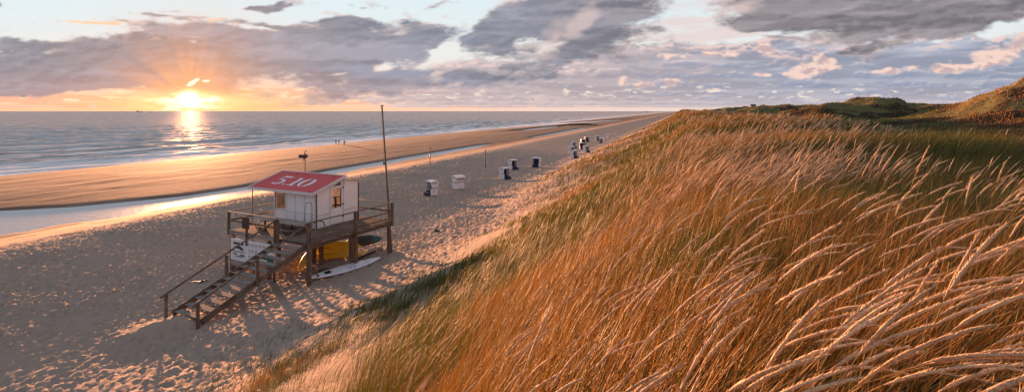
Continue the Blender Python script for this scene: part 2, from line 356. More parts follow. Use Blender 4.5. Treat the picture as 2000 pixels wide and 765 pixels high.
def height(x, y, detail=True):
    x = np.asarray(x, float); y = np.asarray(y, float)
    s, t = to_st(x, y)
    wig = 1.1 * fbm(s / 14, s * 0 + 2.5, 3, 5) + 0.8 * fbm(s / 5, t / 7, 2, 9)
    far = np.clip((s - 40) / 60, 0, 1)
    tt = t + np.where((t > -22) & (t < 6), wig * np.clip(s / 12, .2, 1) * np.exp(-((t + 9) / 7.) ** 2), 0)
    # the dune foot draws back from the water further along the beach
    tt = np.where(t > -44, tt + toe_shift(s) * .8 * np.exp(-((t + 12) / 5.5) ** 2), tt)
    # gentle wobble of the berm and the bar
    wb = 1.6 * fbm(s / 22, t * 0 + 7.7, 3, 31) + .5 * fbm(s / 3.5, t / 5, 2, 33)
    tt = tt + wb * np.exp(-((t + 52) / 14) ** 2)
    z = np.interp(tt, PT, PZ)
    # tidal channel
    hw = np.interp(s, [-60, 20, 33, 41, 51, 60, 80, 150, 175, 200, 215, 300, 330, 350, 600, 3000], [13, 11.5, 9.6, 5.8, 2.9, 2.3, 2.1, 1.8, -1, -1, 1.2, 2.2, 1.2, -1, -1, -1])
    tc = np.interp(s, [-60, 20, 33, 41, 51, 60, 80, 160, 200, 300, 350], [-73, -71.5, -68, -62, -59.4, -59, -61, -62, -60, -60, -62])
    nn = 1.3 * fbm(s / 8, t / 6, 4, 41) + .5 * fbm(s / 2, t / 2, 3, 44)
    e = (np.abs(t - tc + 0.5 * nn) - hw * (1 + .0 * nn)) + .6 * nn
    cut = 1.0 / (1 + np.exp(np.clip(e * 1.6, -20, 20)))
    z = np.where((hw > 0), z * (1 - cut) + 0.56 * cut, z)
    # second runnel further out and the far lagoons
    c2 = np.exp(-((t + 92 + 4 * fbm(s / 60, s * 0, 2, 71)) / 5.) ** 2) * np.exp(-((s - 345) / 60) ** 2) * 1.3
    c3 = np.exp(-((t + 90 - (s - 600) * .12) / 9.) ** 2) * np.exp(-((s - 590) / 150) ** 2) * 1.6
    z = z - c2 - c3
    # dune undulation
    on = 1 / (1 + np.exp(-np.clip((t + 9.5) * 1.2, -20, 20)))
    z = z + on * (0.5 * ss(t, -8, 0) * fbm(x / 6, y / 6, 3, 51) * np.clip((np.hypot(x, y)) / 8, 0.15, 1) + .6 * fbm(x / 19, y / 19, 2, 53) * np.clip((np.hypot(x, y) - 6) / 20, 0, 1))
    crest = np.exp(-((t - 0) / 8) ** 2)
    z = z + crest * 1.0 * np.clip((s - 55) / 90, 0, 1)
    z = z - .75 * np.clip((t - 4) / 8, 0, 1) * np.clip((30 - t) / 8, 0, 1) * np.clip((s - 22) / 50, 0, 1)
    z = z - .8 * np.exp(-((x - 12.) / 4.2) ** 2 - ((y - 19.5) / 2.4) ** 2)
    z = z + np.clip((t - 25) / 30, 0, 1) * 0.9 * fbm(x / 30, y / 30, 4, 57)
    for (px, Y, top, sx, sy, rot, p) in HILLS:
        cx = (px - 1000) / F * Y
        hz = CAMZ + (217 - top) / F * Y - 7.3
        b = gx(x, y, cx, Y, sx * 1.25, sy * 1.25, rot, p)
        z = np.maximum(z, np.where((b > .02) & (t > 20), 6.8 + hz * b * (1 + .25 * fbm(x / 9, y / 9, 3, 61)) + 1.1 * np.minimum(b * 3, 1) * fbm(x / 4.5, y / 4.5, 4, 67), -99))
    # smooth sand mound below the stairs: soft shadow put into the shape
    if detail:
        m = np.exp(-(((x + 14.8) * .8 + (y - 21.9) * .6) / 1.6) ** 2 - ((-(x + 14.8) * .6 + (y - 21.9) * .8) / .9) ** 2)
        z = z + .32 * m
        b1 = np.clip((t + 47) / 4, 0, 1) * np.clip((-9 - t) / 3, 0, 1)
        near = np.clip((120 - s) / 60, 0, 1)
        grow = np.interp(t, [-47, -40, -30, -22, -14], [.6, 1.0, 1.1, 1.15, 1.25])
        vary = .75 + .5 * ss(fbm(x / 3.5, y / 3.5, 3, 88), -.25, .25)
        z = z + b1 * near * grow * vary * (.075 * dimples(x, y, .42, .155, 3) + .062 * dimples(x, y, .26, .10, 8) + .055 * fbm(x / 1.9, y / 1.9, 3, 66) + .02 * fbm(x / .3, y / .3, 2, 69)) * (1 - .75 * m)
        b2 = np.clip((t + 12) / 3, 0, 1)
        z = z + b2 * .05 * fbm(x / .8, y / .8, 3, 77)
        b3 = np.clip((t + 115) / 10, 0, 1) * np.clip((-70 - t) / 6, 0, 1)
        z = z + b3 * (.06 * fbm(s / 9, t / 3.0, 4, 81) + .015 * fbm(s / 2.2, t / .9, 2, 83))
        b4 = np.clip((t + 57) / 3, 0, 1) * np.clip((-44 - t) / 3, 0, 1)
        z = z + b4 * .05 * fbm(x / .9, y / .9, 3, 85)
    return z
def H(x, y): return float(height(np.array([x]), np.array([y]))[0])
def ground_at(px, py):
    """where the sight line through a photo pixel meets the terrain"""
    u = (px - 1000) / F; v = (217 - py) / F
    Ys = np.linspace(8, 900, 20000)
    z = height(u * Ys, Ys, False); ray = CAMZ + v * Ys
    i = int(np.argmax(ray < z)); return u * Ys[i], Ys[i], H(u * Ys[i], Ys[i])
def at(px, py, z):
    Y = F * (CAMZ - z) / (py - 217); return Vector(((px - 1000) / F * Y, Y, z))

def tag(o, label=None, cat=None, group=None, kind=None):
    if label: o['label'] = label
    if cat: o['category'] = cat
    if group: o['group'] = group
    if kind: o['kind'] = kind
    return o
def empty(name, loc, rz=0, **kw):
    o = bpy.data.objects.new(name, None); COL.objects.link(o); o.location = loc; o.rotation_euler = (0, 0, rz)
    o.empty_display_size = .2
    return tag(o, **kw)
def npmesh(name, verts, loops, starts, totals, mat, smooth=True, cols=None, parent=None):
    me = bpy.data.meshes.new(name)
    me.vertices.add(len(verts)); me.vertices.foreach_set('co', np.ascontiguousarray(verts, np.float32).ravel())
    me.loops.add(len(loops)); me.loops.foreach_set('vertex_index', np.ascontiguousarray(loops, np.int32).ravel())
    me.polygons.add(len(starts)); me.polygons.foreach_set('loop_start', np.ascontiguousarray(starts, np.int32))
    me.polygons.foreach_set('loop_total', np.ascontiguousarray(totals, np.int32))
    me.polygons.foreach_set('use_smooth', np.full(len(starts), smooth))
    me.update(calc_edges=True)
    if cols is not None:
        for nm, c in cols.items():
            a = me.attributes.new(nm, 'FLOAT_COLOR', 'POINT'); a.data.foreach_set('color', np.ascontiguousarray(c, np.float32).ravel())
    me.materials.append(mat)
    o = bpy.data.objects.new(name, me); COL.objects.link(o)
    if parent: o.parent = parent
    return o
def grid_obj(name, S, T, zf, mat, cols=None):
    ss, ts = np.meshgrid(S, T, indexing='ij')
    x, y = to_xy(ss, ts); z = zf(x, y, ss, ts)
    v = np.stack([x, y, z], -1).reshape(-1, 3)
    n, m = len(S), len(T)
    i = np.arange(n - 1)[:, None] * m + np.arange(m - 1)[None, :]
    q = np.stack([i, i + 1, i + m + 1, i + m], -1).reshape(-1, 4)[:, ::-1]
    return npmesh(name, v, q.ravel(), np.arange(len(q)) * 4, np.full(len(q), 4), mat)

# ------------------------------------------------------------------ materials
def mat_new(name):
    m = bpy.data.materials.new(name); m.use_nodes = True
    t = m.node_tree; g = NT(t); b = t.nodes['Principled BSDF']
    return m, g, b
def bump(g, b, h, strength=0.3, dist=0.02):
    n = g.node('ShaderNodeBump'); n.inputs['Strength'].default_value = strength; n.inputs['Distance'].default_value = dist
    g.put(n.inputs['Height'], h); g.l.new(n.outputs[0], b.inputs['Normal'])
    return n
def P(g, obj=False):
    if obj:
        return X(g, g.node('ShaderNodeTexCoord').outputs['Object'])
    return X(g, g.node('ShaderNodeNewGeometry').outputs['Position'])

def mat_sand():
    m, g, b = mat_new('sand')
    p = P(g); x, y, z = g.sep(p)
    t = x * EY - y * EX; s = x * EX + y * EY
    n1 = g.noise(p, .15, 5, .6); n2 = g.noise(p, 2.2, 6, .65); n3 = g.noise(p, 40, 3, .6)
    dry = g.mix(n1 * .6 + n2 * .4, (.23, .172, .136, 1), (.385, .298, .240, 1))
    dry = g.mix(g.sstep(n3, .35, .7) * .35, dry, (.46, .37, .31, 1))
    st = g.vec(s * .06, t * .35, 0.0)
    n4 = g.noise(st, 1.0, 6, .62)
    wet = g.mix(g.sstep(n4, .38, .64), (.15, .098, .076, 1), (.25, .168, .128, 1))
    n5 = g.noise(g.vec(s * .12, t * 1.0, 3.0), 1.0, 6, .7)
    wet = g.mix(g.sstep(n5, .54, .70) * .3, wet, (.15, .11, .095, 1))
    wm = g.m('MAXIMUM', g.sstep(z + (n1 - .5) * .4, 1.7, 1.05), g.sstep(z + (n1 - .5) * .5, 3.0, 2.3) * g.sstep(t, -38.0, -43.0) * .8)
    soak = g.sstep(z, .35, .0)
    c = g.mix(wm, dry, wet); c = g.mix(soak * .7, c, (.17, .125, .11, 1))
    g.put(b.inputs['Base Color'], c)
    rg = g.m('MINIMUM', g.mix(wm, .95, .62), 1.0) if False else None
    r = g.sstep(wm, 0.0, 1.0, .98, .9) - g.sstep(z, .10, .0) * .22
    g.put(b.inputs['Roughness'], r)
    b.inputs['Specular IOR Level'].default_value = .22
    v1 = g.voro(p, 2.1, 1, .5, smooth=.5); v2 = g.noise(p, 5.5, 6, .6)
    dryh = v1 * 1.0 + v2 * .8 + n3 * .12
    weth = g.noise(g.vec(s * .8, t * 3.2, 0.0), 1.2, 4, .6) * .3
    n = g.node('ShaderNodeMix'); n.data_type = 'FLOAT'; g.put(n.inputs[0], wm); g.put(n.inputs[2], dryh); g.put(n.inputs[3], weth)
    bump(g, b, X(g, n.outputs[0]), .8, .08)
    return m
def mat_duneground():
    m, g, b = mat_new('dune_ground')
    p = P(g); x, y, z = g.sep(p)
    t = x * EY - y * EX; s = x * EX + y * EY
    n1 = g.noise(p, .12, 6, .6); n2 = g.noise(p, 1.3, 6, .65); n3 = g.noise(p, 26, 4, .6)
    sand = g.mix(n2, (.34, .26, .20, 1), (.50, .40, .32, 1))
    litter = g.mix(n3, (.045, .034, .016, 1), (.15, .115, .055, 1))
    cov = g.sstep(n2 * .5 + n1 * .5, .36, .52) * g.sstep(t, -10.0, -2.5)
    c = g.mix(cov * .85, sand, litter)
    # valley behind the first ridge: moss and heath
    green = g.mix(g.noise(p, .35, 7, .7), (.08, .085, .035, 1), (.17, .16, .07, 1))
    n5 = g.noise(p, .055, 6, .62)
    heath = g.mix(g.noise(p, .5, 6, .75), (.018, .013, .010, 1), (.055, .040, .026, 1))
    far = g.mix(g.sstep(n5 + g.sstep(x, 150, 260) * .08, .50, .56), green, heath)
    patch = g.sstep(g.noise(p, .14, 6, .7) + g.sstep(z, 8.5, 6.5) * .05, .62, .68)
    far = g.mix(patch * g.sstep(x, 70, 110) * .9, far, (.30, .25, .22, 1))
    c = g.mix(g.sstep(t, 16.0, 24.0), c, far)
    g.put(b.inputs['Base Color'], c); b.inputs['Roughness'].default_value = 1.0
    b.inputs['Specular IOR Level'].default_value = .1
    bump(g, b, n3 * .25 + n2, .8, .25)
    return m
SAND = mat_sand(); DUNE = mat_duneground()

def steps(knots):
    """knots: (start, step) ...; geometric growth between them"""
    out = [knots[0][0]]
    for (a, da), (b, db) in zip(knots[:-1], knots[1:]):
        x = a
        while x < b - 1e-6:
            f = (x - a) / (b - a); st = da * (db / da) ** f
            x = min(x + st, b)
            if b - x < st * .3: x = b
            out.append(x)
    return np.array(out)
S_ = steps([(-80, 4), (-6, .3), (8, .13), (42, .13), (80, .45), (200, 2.5), (700, 10), (4000, 150), (14000, 900)])
T_b = steps([(-420, 12), (-125, 1.0), (-70, .5), (-46, .2), (-38, .12), (-11.5, .12)])
T_d = steps([(-11.5, .12), (-2, .12), (6, .2), (30, .6), (120, 2), (330, 4), (1500, 60), (9000, 700)])
zf = lambda x, y, s, t: height(x, y)
beach = grid_obj('beach', S_, T_b, zf, SAND); tag(beach, kind='structure')
S_d = steps([(-80, 4), (-6, .3), (12, .25), (42, .35), (80, .8), (200, 2.0), (480, 5), (4000, 150), (14000, 900)])
# weld the seam by giving the dunes the beach's own s lines there
dunes = grid_obj('dune_terrain', S_d, np.concatenate([[-11.9], T_d]), lambda x, y, s, t: np.where(t < -11.6, height(x, y) - .12, height(x, y)), DUNE); tag(dunes, kind='structure')

# water ---------------------------------------------------------------
def mat_sea():
    m, g, b = mat_new('sea_water')
    p = P(g); x, y, z = g.sep(p)
    t = x * EY - y * EX; s = x * EX + y * EY
    b.inputs['IOR'].default_value = 1.333; b.inputs['Specular IOR Level'].default_value = .22
    # wave bumps at three sizes, long crests along the shore
    st = g.vec(s * .55, t, 0.0)
    big = g.noise(st, .045, 3, .5, .3); mid = g.noise(st, .22, 5, .6, .3); fine = g.noise(g.vec(s * .8, t, 0.0), 1.3, 5, .62)
    dist = g.m('SQRT', x * x + y * y)
    h = big * 5.5 + mid * 1.7 + fine * .28 * g.sstep(dist, 500, 120)
    bn = bump(g, b, h, 1.0, 1.5)
    # foam: broken streaks in the surf
    wv = (g.noise(g.vec(s * .018, 0.0, 2.0), 1.0, 4, .55) - .5) * 26.0
    tf = t + wv
    sw = g.noise(g.vec(s * .05, t * .33, 0.0), 1.0, 8, .68)
    surf = g.sstep(t, -150.0, -116.0)
    l1 = g.sstep(g.m('SINE', tf * .30), .55, .98) * g.sstep(t, -230.0, -150.0)
    foam = g.sstep(sw + surf * .34 + l1 * .30, .57, .66) * g.sstep(t, -260.0, -180.0)
    edge = g.sstep(z + g.noise(g.vec(s * .3, t * .3, 1.0), 1.0, 4, .6) * .0, 0.0, 0.0)
    caps = g.sstep(g.noise(g.vec(s * .035, t * .12, 5.0), 1.0, 9, .78), .54, .62) * .7
    trough_shade = g.sstep(g.noise(g.vec(s * .05, t * .22, 9.0), 1.0, 9, .76), .48, .56)
    fm = g.m('MAXIMUM', foam, caps)
    deep = g.mix(g.sstep(t, -260.0, -125.0), (.52, .53, .53, 1), (.56, .54, .52, 1))  # pale diffuse stands in for much of the reflected sky
    deep = g.mix(trough_shade * .75, deep, (.10, .115, .12, 1))  # darker wave troughs: shade put into the water colour
    mud = g.sstep(g.m('SINE', tf * .30 + .9), .6, 1.0) * g.sstep(t, -210.0, -150.0)
    deep = g.mix(mud * .6, deep, (.14, .10, .05, 1))
    watery(g, b, g.mix(fm, deep, (.88, .86, .86, 1)), .52 + g.sstep(dist, 80, 900) * .08 + fm * .2, bn, .20)
    return m
def watery(g, b, col, rough, bn, cap):
    """water whose mirror share levels off: at grazing view the tilted wave faces hide one another"""
    df = g.node('ShaderNodeBsdfDiffuse'); gs = g.node('ShaderNodeBsdfGlossy'); fr = g.node('ShaderNodeFresnel'); mx = g.node('ShaderNodeMixShader')
    fr.inputs['IOR'].default_value = 1.333
    g.put(df.inputs['Color'], col); g.put(gs.inputs['Roughness'], rough)
    for n in (df, gs, fr): g.l.new(bn.outputs[0], n.inputs['Normal'])
    g.put(mx.inputs[0], g.m('MINIMUM', X(g, fr.outputs[0]), cap))
    g.l.new(df.outputs[0], mx.inputs[1]); g.l.new(gs.outputs[0], mx.inputs[2])
    g.l.new(mx.outputs[0], g.t.nodes['Material Output'].inputs['Surface'])
def mat_pool():
    m, g, b = mat_new('pool_water')
    p = P(g); x, y, z = g.sep(p); t = x * EY - y * EX; s = x * EX + y * EY
    b.inputs['Base Color'].default_value = (.16, .14, .125, 1)
    b.inputs['Roughness'].default_value = .16; b.inputs['IOR'].default_value = 1.5
    n = g.noise(g.vec(s * .8, t, 0.0), 1.6, 5, .6, .2); n2 = g.noise(p, 6.0, 3, .6)
    bn = bump(g, b, n * 1.0 + n2 * .3, .75, .10)
    watery(g, b, (.56, .55, .54, 1), .5, bn, .26)  # whitish diffuse stands in for the silver sky reflection
    return m
SEA = mat_sea()
def seaz(x, y, s, t):
    a = np.clip((-114 - t) / 30, 0, 1) * np.clip((900 - np.hypot(x, y)) / 500, 0, 1)
    wv = 26 * .7 * vnoise(s / 55, s * 0 + 3.1, 4)
    br = np.sin((t + wv) * .30)
    brk = .42 * np.clip(br, 0, 1) ** 3 * np.clip((t + 260) / 80, 0, 1) * (0.35 + .9 * np.clip(.5 + vnoise(s / 30, t / 22, 91) * 1.6, 0, 1))
    return 0.0 + a * (.50 * fbm(s / 16, t / 9, 3, 93) + .22 * fbm(s / 4.5, t / 2.6, 2, 95) + brk)
S_w = steps([(-9000, 1200), (-400, 20), (-120, 2), (-40, .9), (150, .9), (420, 3), (1200, 12), (5000, 300), (40000, 5000)])
T_w = steps([(-30000, 5000), (-2500, 250), (-700, 14), (-300, 2.2), (-200, .9), (-103, .6), (-98, 3), (-52, 6)])
sea = grid_obj('sea', S_w, T_w, seaz, SEA); tag(sea, kind='structure')
pool = grid_obj('tidal_channel_water', np.arange(-60, 360, 3.0), np.array([-82., -78, -70, -62, -54, -51]), lambda x, y, s, t: np.full_like(x, .74), mat_pool()); tag(pool, kind='structure')

# ------------------------------------------------------------------ dune grass
def mat_blade():
    m, g, b = mat_new('grass_blade')
    a = g.node('ShaderNodeAttribute'); a.attribute_name = 'tint'
    c = X(g, a.outputs['Color'])
    g.put(b.inputs['Base Color'], c); b.inputs['Roughness'].default_value = .55
    b.inputs['Specular IOR Level'].default_value = .28
    tr = g.node('ShaderNodeBsdfTranslucent'); g.put(tr.inputs['Color'], g.mix(1.0, c, (1.0, .85, .5, 1), 'MULTIPLY'))
    mx = g.node('ShaderNodeMixShader'); mx.inputs[0].default_value = .30
    g.l.new(b.outputs[0], mx.inputs[1]); g.l.new(tr.outputs[0], mx.inputs[2])
    g.l.new(mx.outputs[0], g.t.nodes['Material Output'].inputs['Surface'])
    return m
BLADE = mat_blade()
MATTE = BLADE.copy(); MATTE.name = 'heath_blade'
MATTE.node_tree.nodes['Principled BSDF'].inputs['Specular IOR Level'].default_value = .05; MATTE.node_tree.nodes['Principled BSDF'].inputs['Roughness'].default_value = .9
def hz(x, y): return height(x, y)
def wind_at(x, y):
    a = R(-8) + .35 * fbm(x / 5, y / 5, 2, 141) * 1.6
    g_ = 1 + .7 * fbm(x / 2.6, y / 2.6, 2, 147)
    return a, g_
def blades(name, x, y, hgt, width, lean, az, tint_lo, tint_hi, nseg=3, mat=BLADE, droop=.0):
    n = len(x)
    z = hz(x, y) - .02
    us = np.linspace(0, 1, nseg + 1)
    wx, wy = np.cos(az), np.sin(az)
    fa = rng.random(n) * math.pi            # direction of the blade's flat
    fx, fy = np.cos(fa) * width / 2, np.sin(fa) * width / 2
    V = []; T = []
    for i, u in enumerate(us):
        out = hgt * lean * (.35 * u + .65 * u * u)
        up = hgt * np.sqrt(np.maximum(.04, 1 - (lean * .62) ** 2)) * (u - droop * u ** 3)
        cx = x + wx * out; cy = y + wy * out; cz = z + up
        wv = (1 - u ** 1.6) if i < nseg else 0
        k = 1 - .25 * u if i < nseg else 0
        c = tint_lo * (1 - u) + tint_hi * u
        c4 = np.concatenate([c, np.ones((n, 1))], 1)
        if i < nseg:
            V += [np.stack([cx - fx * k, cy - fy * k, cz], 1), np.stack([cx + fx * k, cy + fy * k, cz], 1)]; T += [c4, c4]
        else:
            V += [np.stack([cx, cy, cz], 1)]; T += [c4]
    m = len(V)
    V = np.stack(V, 1).reshape(-1, 3); T = np.stack(T, 1).reshape(-1, 4)
    base = (np.arange(n) * m)[:, None]
    pat = []; tot = []
    for i in range(nseg - 1): pat += [2 * i, 2 * i + 1, 2 * i + 3, 2 * i + 2]; tot.append(4)
    pat += [2 * nseg - 2, 2 * nseg - 1, 2 * nseg]; tot.append(3)
    loops = (base + np.array(pat)[None, :]).ravel()
    totals = np.tile(tot, n); starts = np.concatenate([[0], np.cumsum(totals)[:-1]])
    return npmesh(name, V, loops, starts, totals, mat, True, {'tint': T})

def polar(n, r0, r1, a0, a1, p=0.0):
    """points whose density per square metre falls as 1/r^2 (p=0)"""
    r = r0 * (r1 / r0) ** rng.random(n) if p == 0 else (r0 ** p + (r1 ** p - r0 ** p) * rng.random(n)) ** (1 / p)
    a = a0 + (a1 - a0) * rng.random(n)
    return r * np.sin(a), r * np.cos(a), r
def cover(x, y):
    s, t = to_st(x, y)
    n = fbm(x / 3.2, y / 3.2, 4, 151); n2 = fbm(x / 9, y / 9, 2, 157)
    te = t + toe_shift(s) * np.exp(-((t + 12) / 6.) ** 2)
    edge = ss(te + 3.0 * n + 1.8 * n2, -12.7, -10.4)
    tus = ss(fbm(x / .75, y / .75, 3, 155), -.16, .10)
    tus = 1 - (1 - tus) * ss(-t, 1.5, 5.5) * .68
    thick = ss(t + 3.5 * n2, -10, -4)
    low = np.interp(t, [-12, -9, -6, -3], [.6, .85, 1.0, 1.0])
    bare = .45 + .55 * ss(n + .5 * n2, .34, .12)
    bare = np.where(t > -2, np.maximum(bare, .85), bare)
    # one sandy hollow low on the slope
    h1 = np.exp(-(((x + 2.9) / 1.1) ** 2 + ((y - 7.6) / 1.9) ** 2))
    h2 = np.exp(-(((x + 3.7) / 1.2) ** 2 + ((y - 10.6) / 1.9) ** 2)) + np.exp(-(((x + .2) / 1.3) ** 2 + ((y - 13.5) / 1.2) ** 2)) * .8
    low = low * (1 - .93 * ss(-t, 6.8, 9.0) * np.exp(-((s - 22) / 6.) ** 4))
    return tus * edge * low * bare * (1 - .92 * np.clip(h1 + h2, 0, 1))
def green_hollow(x, y):
    g_ = 0
    for (cx, cy, rx, ry) in ((12, 19.5, 5.5, 2.6), (2.6, 16.5, 2.2, 1.6), (5.2, 25, 4, 2.0), (-1.8, 9.4, 1.3, 1.6), (4.6, 5.6, 1.3, 1.0), (7.5, 8.5, 2.0, 1.2), (-.3, 12.2, 1.2, 1.5), (10, 34, 6, 3)):
        g_ = np.maximum(g_, np.exp(-((x - cx) / rx) ** 2 - ((y - cy) / ry) ** 2))
    return ss(g_ + .6 * fbm(x / 1.8, y / 1.8, 3, 231) + .35 * fbm(x / 6, y / 6, 2, 235), .22, .55)
def tints(x, y, n):
    """dry straw and green marram in drifts"""
    d = ss(fbm(x / 5.5, y / 5.5, 3, 161) + .35 * fbm(x / 1.3, y / 1.3, 2, 163) + .0, -.06, .20)
    s, t = to_st(x, y)
    d = d * ss(-t, -26, -12)                 # greener behind the crest
    d = d * (1 - .95 * green_hollow(x, y))
    r1 = rng.random(n)[:, None]; r2 = rng.random(n)[:, None]
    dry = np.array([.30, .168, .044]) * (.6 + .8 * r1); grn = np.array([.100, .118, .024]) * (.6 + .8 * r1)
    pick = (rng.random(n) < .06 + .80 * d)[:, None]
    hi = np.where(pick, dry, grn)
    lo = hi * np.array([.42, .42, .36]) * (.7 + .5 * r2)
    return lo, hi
def make_grass():
    # near and middle distance, full blades
    N = 780000
    x, y, r = polar(N, 1.0, 190, R(-52), R(62))
    s, t = to_st(x, y)
    keep = (rng.random(N) < cover(x, y)) & (t > -13) & (t < 34) & (rng.random(N) < np.clip((r / 5.5) ** 2, .03, 1))
    x, y, r = x[keep], y[keep], r[keep]; n = len(x); t = t[keep]
    az, gust = wind_at(x, y)
    az = az + rng.normal(0, .45, n)
    hh = (.62 + .35 * rng.random(n)) * np.interp(t, [-12, -8, -3, 0, 4], [.42, .52, .62, .8, .95]) * (1 + .5 * fbm(x / 4, y / 4, 2, 171))
    hh = np.minimum(hh, .55 + r * .12)
    ln = np.clip((.62 + .28 * rng.normal(0, 1, n)) * gust, .12, 1.25)
    wd = np.maximum(.0045, r * .00070) * (.7 + .6 * rng.random(n))
    lo, hi = tints(x, y, n)
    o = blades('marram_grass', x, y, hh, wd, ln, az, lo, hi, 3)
    tag(o, 'rust brown and olive marram grass bent by the wind across the dune ridge', 'dune grass', kind='stuff')
    # valley and far dunes: low coarse tufts
    N = 260000
    x, y, r = polar(N, 30, 520, R(6), R(60))
    s, t = to_st(x, y)
    z = height(x, y, False)
    keep = (t > 30) & (rng.random(N) < .9)
    x, y, r, z = x[keep], y[keep], r[keep], z[keep]; n = len(x)
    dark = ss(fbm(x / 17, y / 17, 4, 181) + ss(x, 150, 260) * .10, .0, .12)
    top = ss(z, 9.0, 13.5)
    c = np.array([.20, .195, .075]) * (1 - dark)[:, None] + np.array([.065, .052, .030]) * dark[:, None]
    c = c * (1 - top * .6)[:, None] + np.array([.34, .26, .10]) * (top * .6)[:, None]  # golden low sunlight put into the tint of the hill tops
    rt = ss(x - y * .82, -2, 16)             # near right-hand dune: browner, with orange sunlight put into the tint
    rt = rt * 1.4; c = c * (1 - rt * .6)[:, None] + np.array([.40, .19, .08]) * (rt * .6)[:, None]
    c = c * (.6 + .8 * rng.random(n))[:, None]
    az = R(-8) + rng.normal(0, .6, n)
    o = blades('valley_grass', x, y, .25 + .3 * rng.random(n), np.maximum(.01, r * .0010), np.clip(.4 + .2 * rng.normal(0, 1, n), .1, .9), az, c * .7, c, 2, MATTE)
    tag(o, 'low olive grass and dark heath covering the valley and far dunes', 'dune grass', kind='stuff')
    # thin pale shoots in the sand at the dune foot
    N = 60000
    x, y, r = polar(N, 8, 70, R(-50), R(10))
    s, t = to_st(x, y)
    pr = np.exp(-((t + toe_shift(s) + 12.6) / 1.6) ** 2) * ss(fbm(x / 2.2, y / 2.2, 3, 191), -.1, .25) * .5
    keep = rng.random(N) < pr
    x, y, r = x[keep], y[keep], r[keep]; n = len(x)
    c = np.array([.14, .15, .06]) * (.6 + .8 * rng.random(n))[:, None]
    az, _ = wind_at(x, y)
    o = blades('sand_couch_shoots', x, y, .22 + .2 * rng.random(n), np.maximum(.004, r * .0009), np.clip(.5 + .3 * rng.normal(0, 1, n), .1, 1.2), az + rng.normal(0, .5, n), c * .8, c, 2)
    tag(o, 'sparse green shoots in the sand at the foot of the dune', 'dune grass', kind='stuff')

def mat_head():
    m, g, b = mat_new('seed_head')
    a = g.node('ShaderNodeAttribute'); a.attribute_name = 'tint'
    p = P(g); n = g.noise(p, 260, 3, .6)
    c = g.mix(g.sstep(n, .3, .7), (.45, .42, .38, 1), (1.15, 1.12, 1.05, 1))
    g.put(b.inputs['Base Color'], g.mix(1.0, X(g, a.outputs['Color']), c, 'MULTIPLY'))
    b.inputs['Roughness'].default_value = .8; b.inputs['Specular IOR Level'].default_value = .2
    bump(g, b, n, .6, .003)
    return m
HEAD = mat_head()
def stalk_curve(x, y, z, L, lean, az, us):
    """points of a stalk leaning over; returns (n, k, 3)"""
    wx, wy = np.cos(az)[:, None], np.sin(az)[:, None]
    L = L[:, None]; lean = lean[:, None]; us = us[None, :]
    # bending angle grows with u: integrate numerically
    K = 16
    uu = np.linspace(0, 1, K + 1)[None, :]
    th = lean * (.18 + .95 * uu ** 1.35)
    th = np.minimum(th, 1.75)
    dx = np.sin(th); dz = np.cos(th)
    cx = np.concatenate([np.zeros((len(x), 1)), np.cumsum((dx[:, 1:] + dx[:, :-1]) / 2 / K, 1)], 1)
    cz = np.concatenate([np.zeros((len(x), 1)), np.cumsum((dz[:, 1:] + dz[:, :-1]) / 2 / K, 1)], 1)
    f = us * K; i0 = np.clip(np.floor(f).astype(int), 0, K - 1); fr = f - i0
    i0 = np.broadcast_to(i0, (len(x), us.shape[1]))
    px = np.take_along_axis(cx, i0, 1) * (1 - fr) + np.take_along_axis(cx, i0 + 1, 1) * fr
    pz = np.take_along_axis(cz, i0, 1) * (1 - fr) + np.take_along_axis(cz, i0 + 1, 1) * fr
    return np.stack([x[:, None] + px * L * wx, y[:, None] + px * L * wy, z[:, None] + pz * L], -1)
def tubes(name, pts, rad, sides, tint, mat, jitter=0):
    """pts (n,k,3), rad (n,k): closed tapered tubes in one mesh"""
    n, k, _ = pts.shape
    tan = np.gradient(pts, axis=1); tan /= np.linalg.norm(tan, axis=2, keepdims=True) + 1e-9
    ref = np.array([0.0, 0.0, 1.0]) + 0 * tan; ref[..., 0] += .31
    a = np.cross(tan, ref); a /= np.linalg.norm(a, axis=2, keepdims=True) + 1e-9
    b = np.cross(tan, a)
    ph = np.arange(sides) / sides * 2 * math.pi
    rr = rad[:, :, None] * (1 + jitter * (rng.random((n, k, sides)) - .5))
    v = pts[:, :, None, :] + rr[..., None] * (np.cos(ph)[None, None, :, None] * a[:, :, None, :] + np.sin(ph)[None, None, :, None] * b[:, :, None, :])
    v = v.reshape(-1, 3)
    base = (np.arange(n) * k * sides)[:, None]
    q = []
    for i in range(k - 1):
        for j in range(sides):
            j2 = (j + 1) % sides
            q += [i * sides + j, i * sides + j2, (i + 1) * sides + j2, (i + 1) * sides + j]
    loops = (base + np.array(q)[None, :]).ravel(); nf = len(loops) // 4
    T = np.repeat(np.concatenate([tint, np.ones((n, 1))], 1), k * sides, axis=0)
    return npmesh(name, v, loops, np.arange(nf) * 4, np.full(nf, 4), mat, True, {'tint': T})
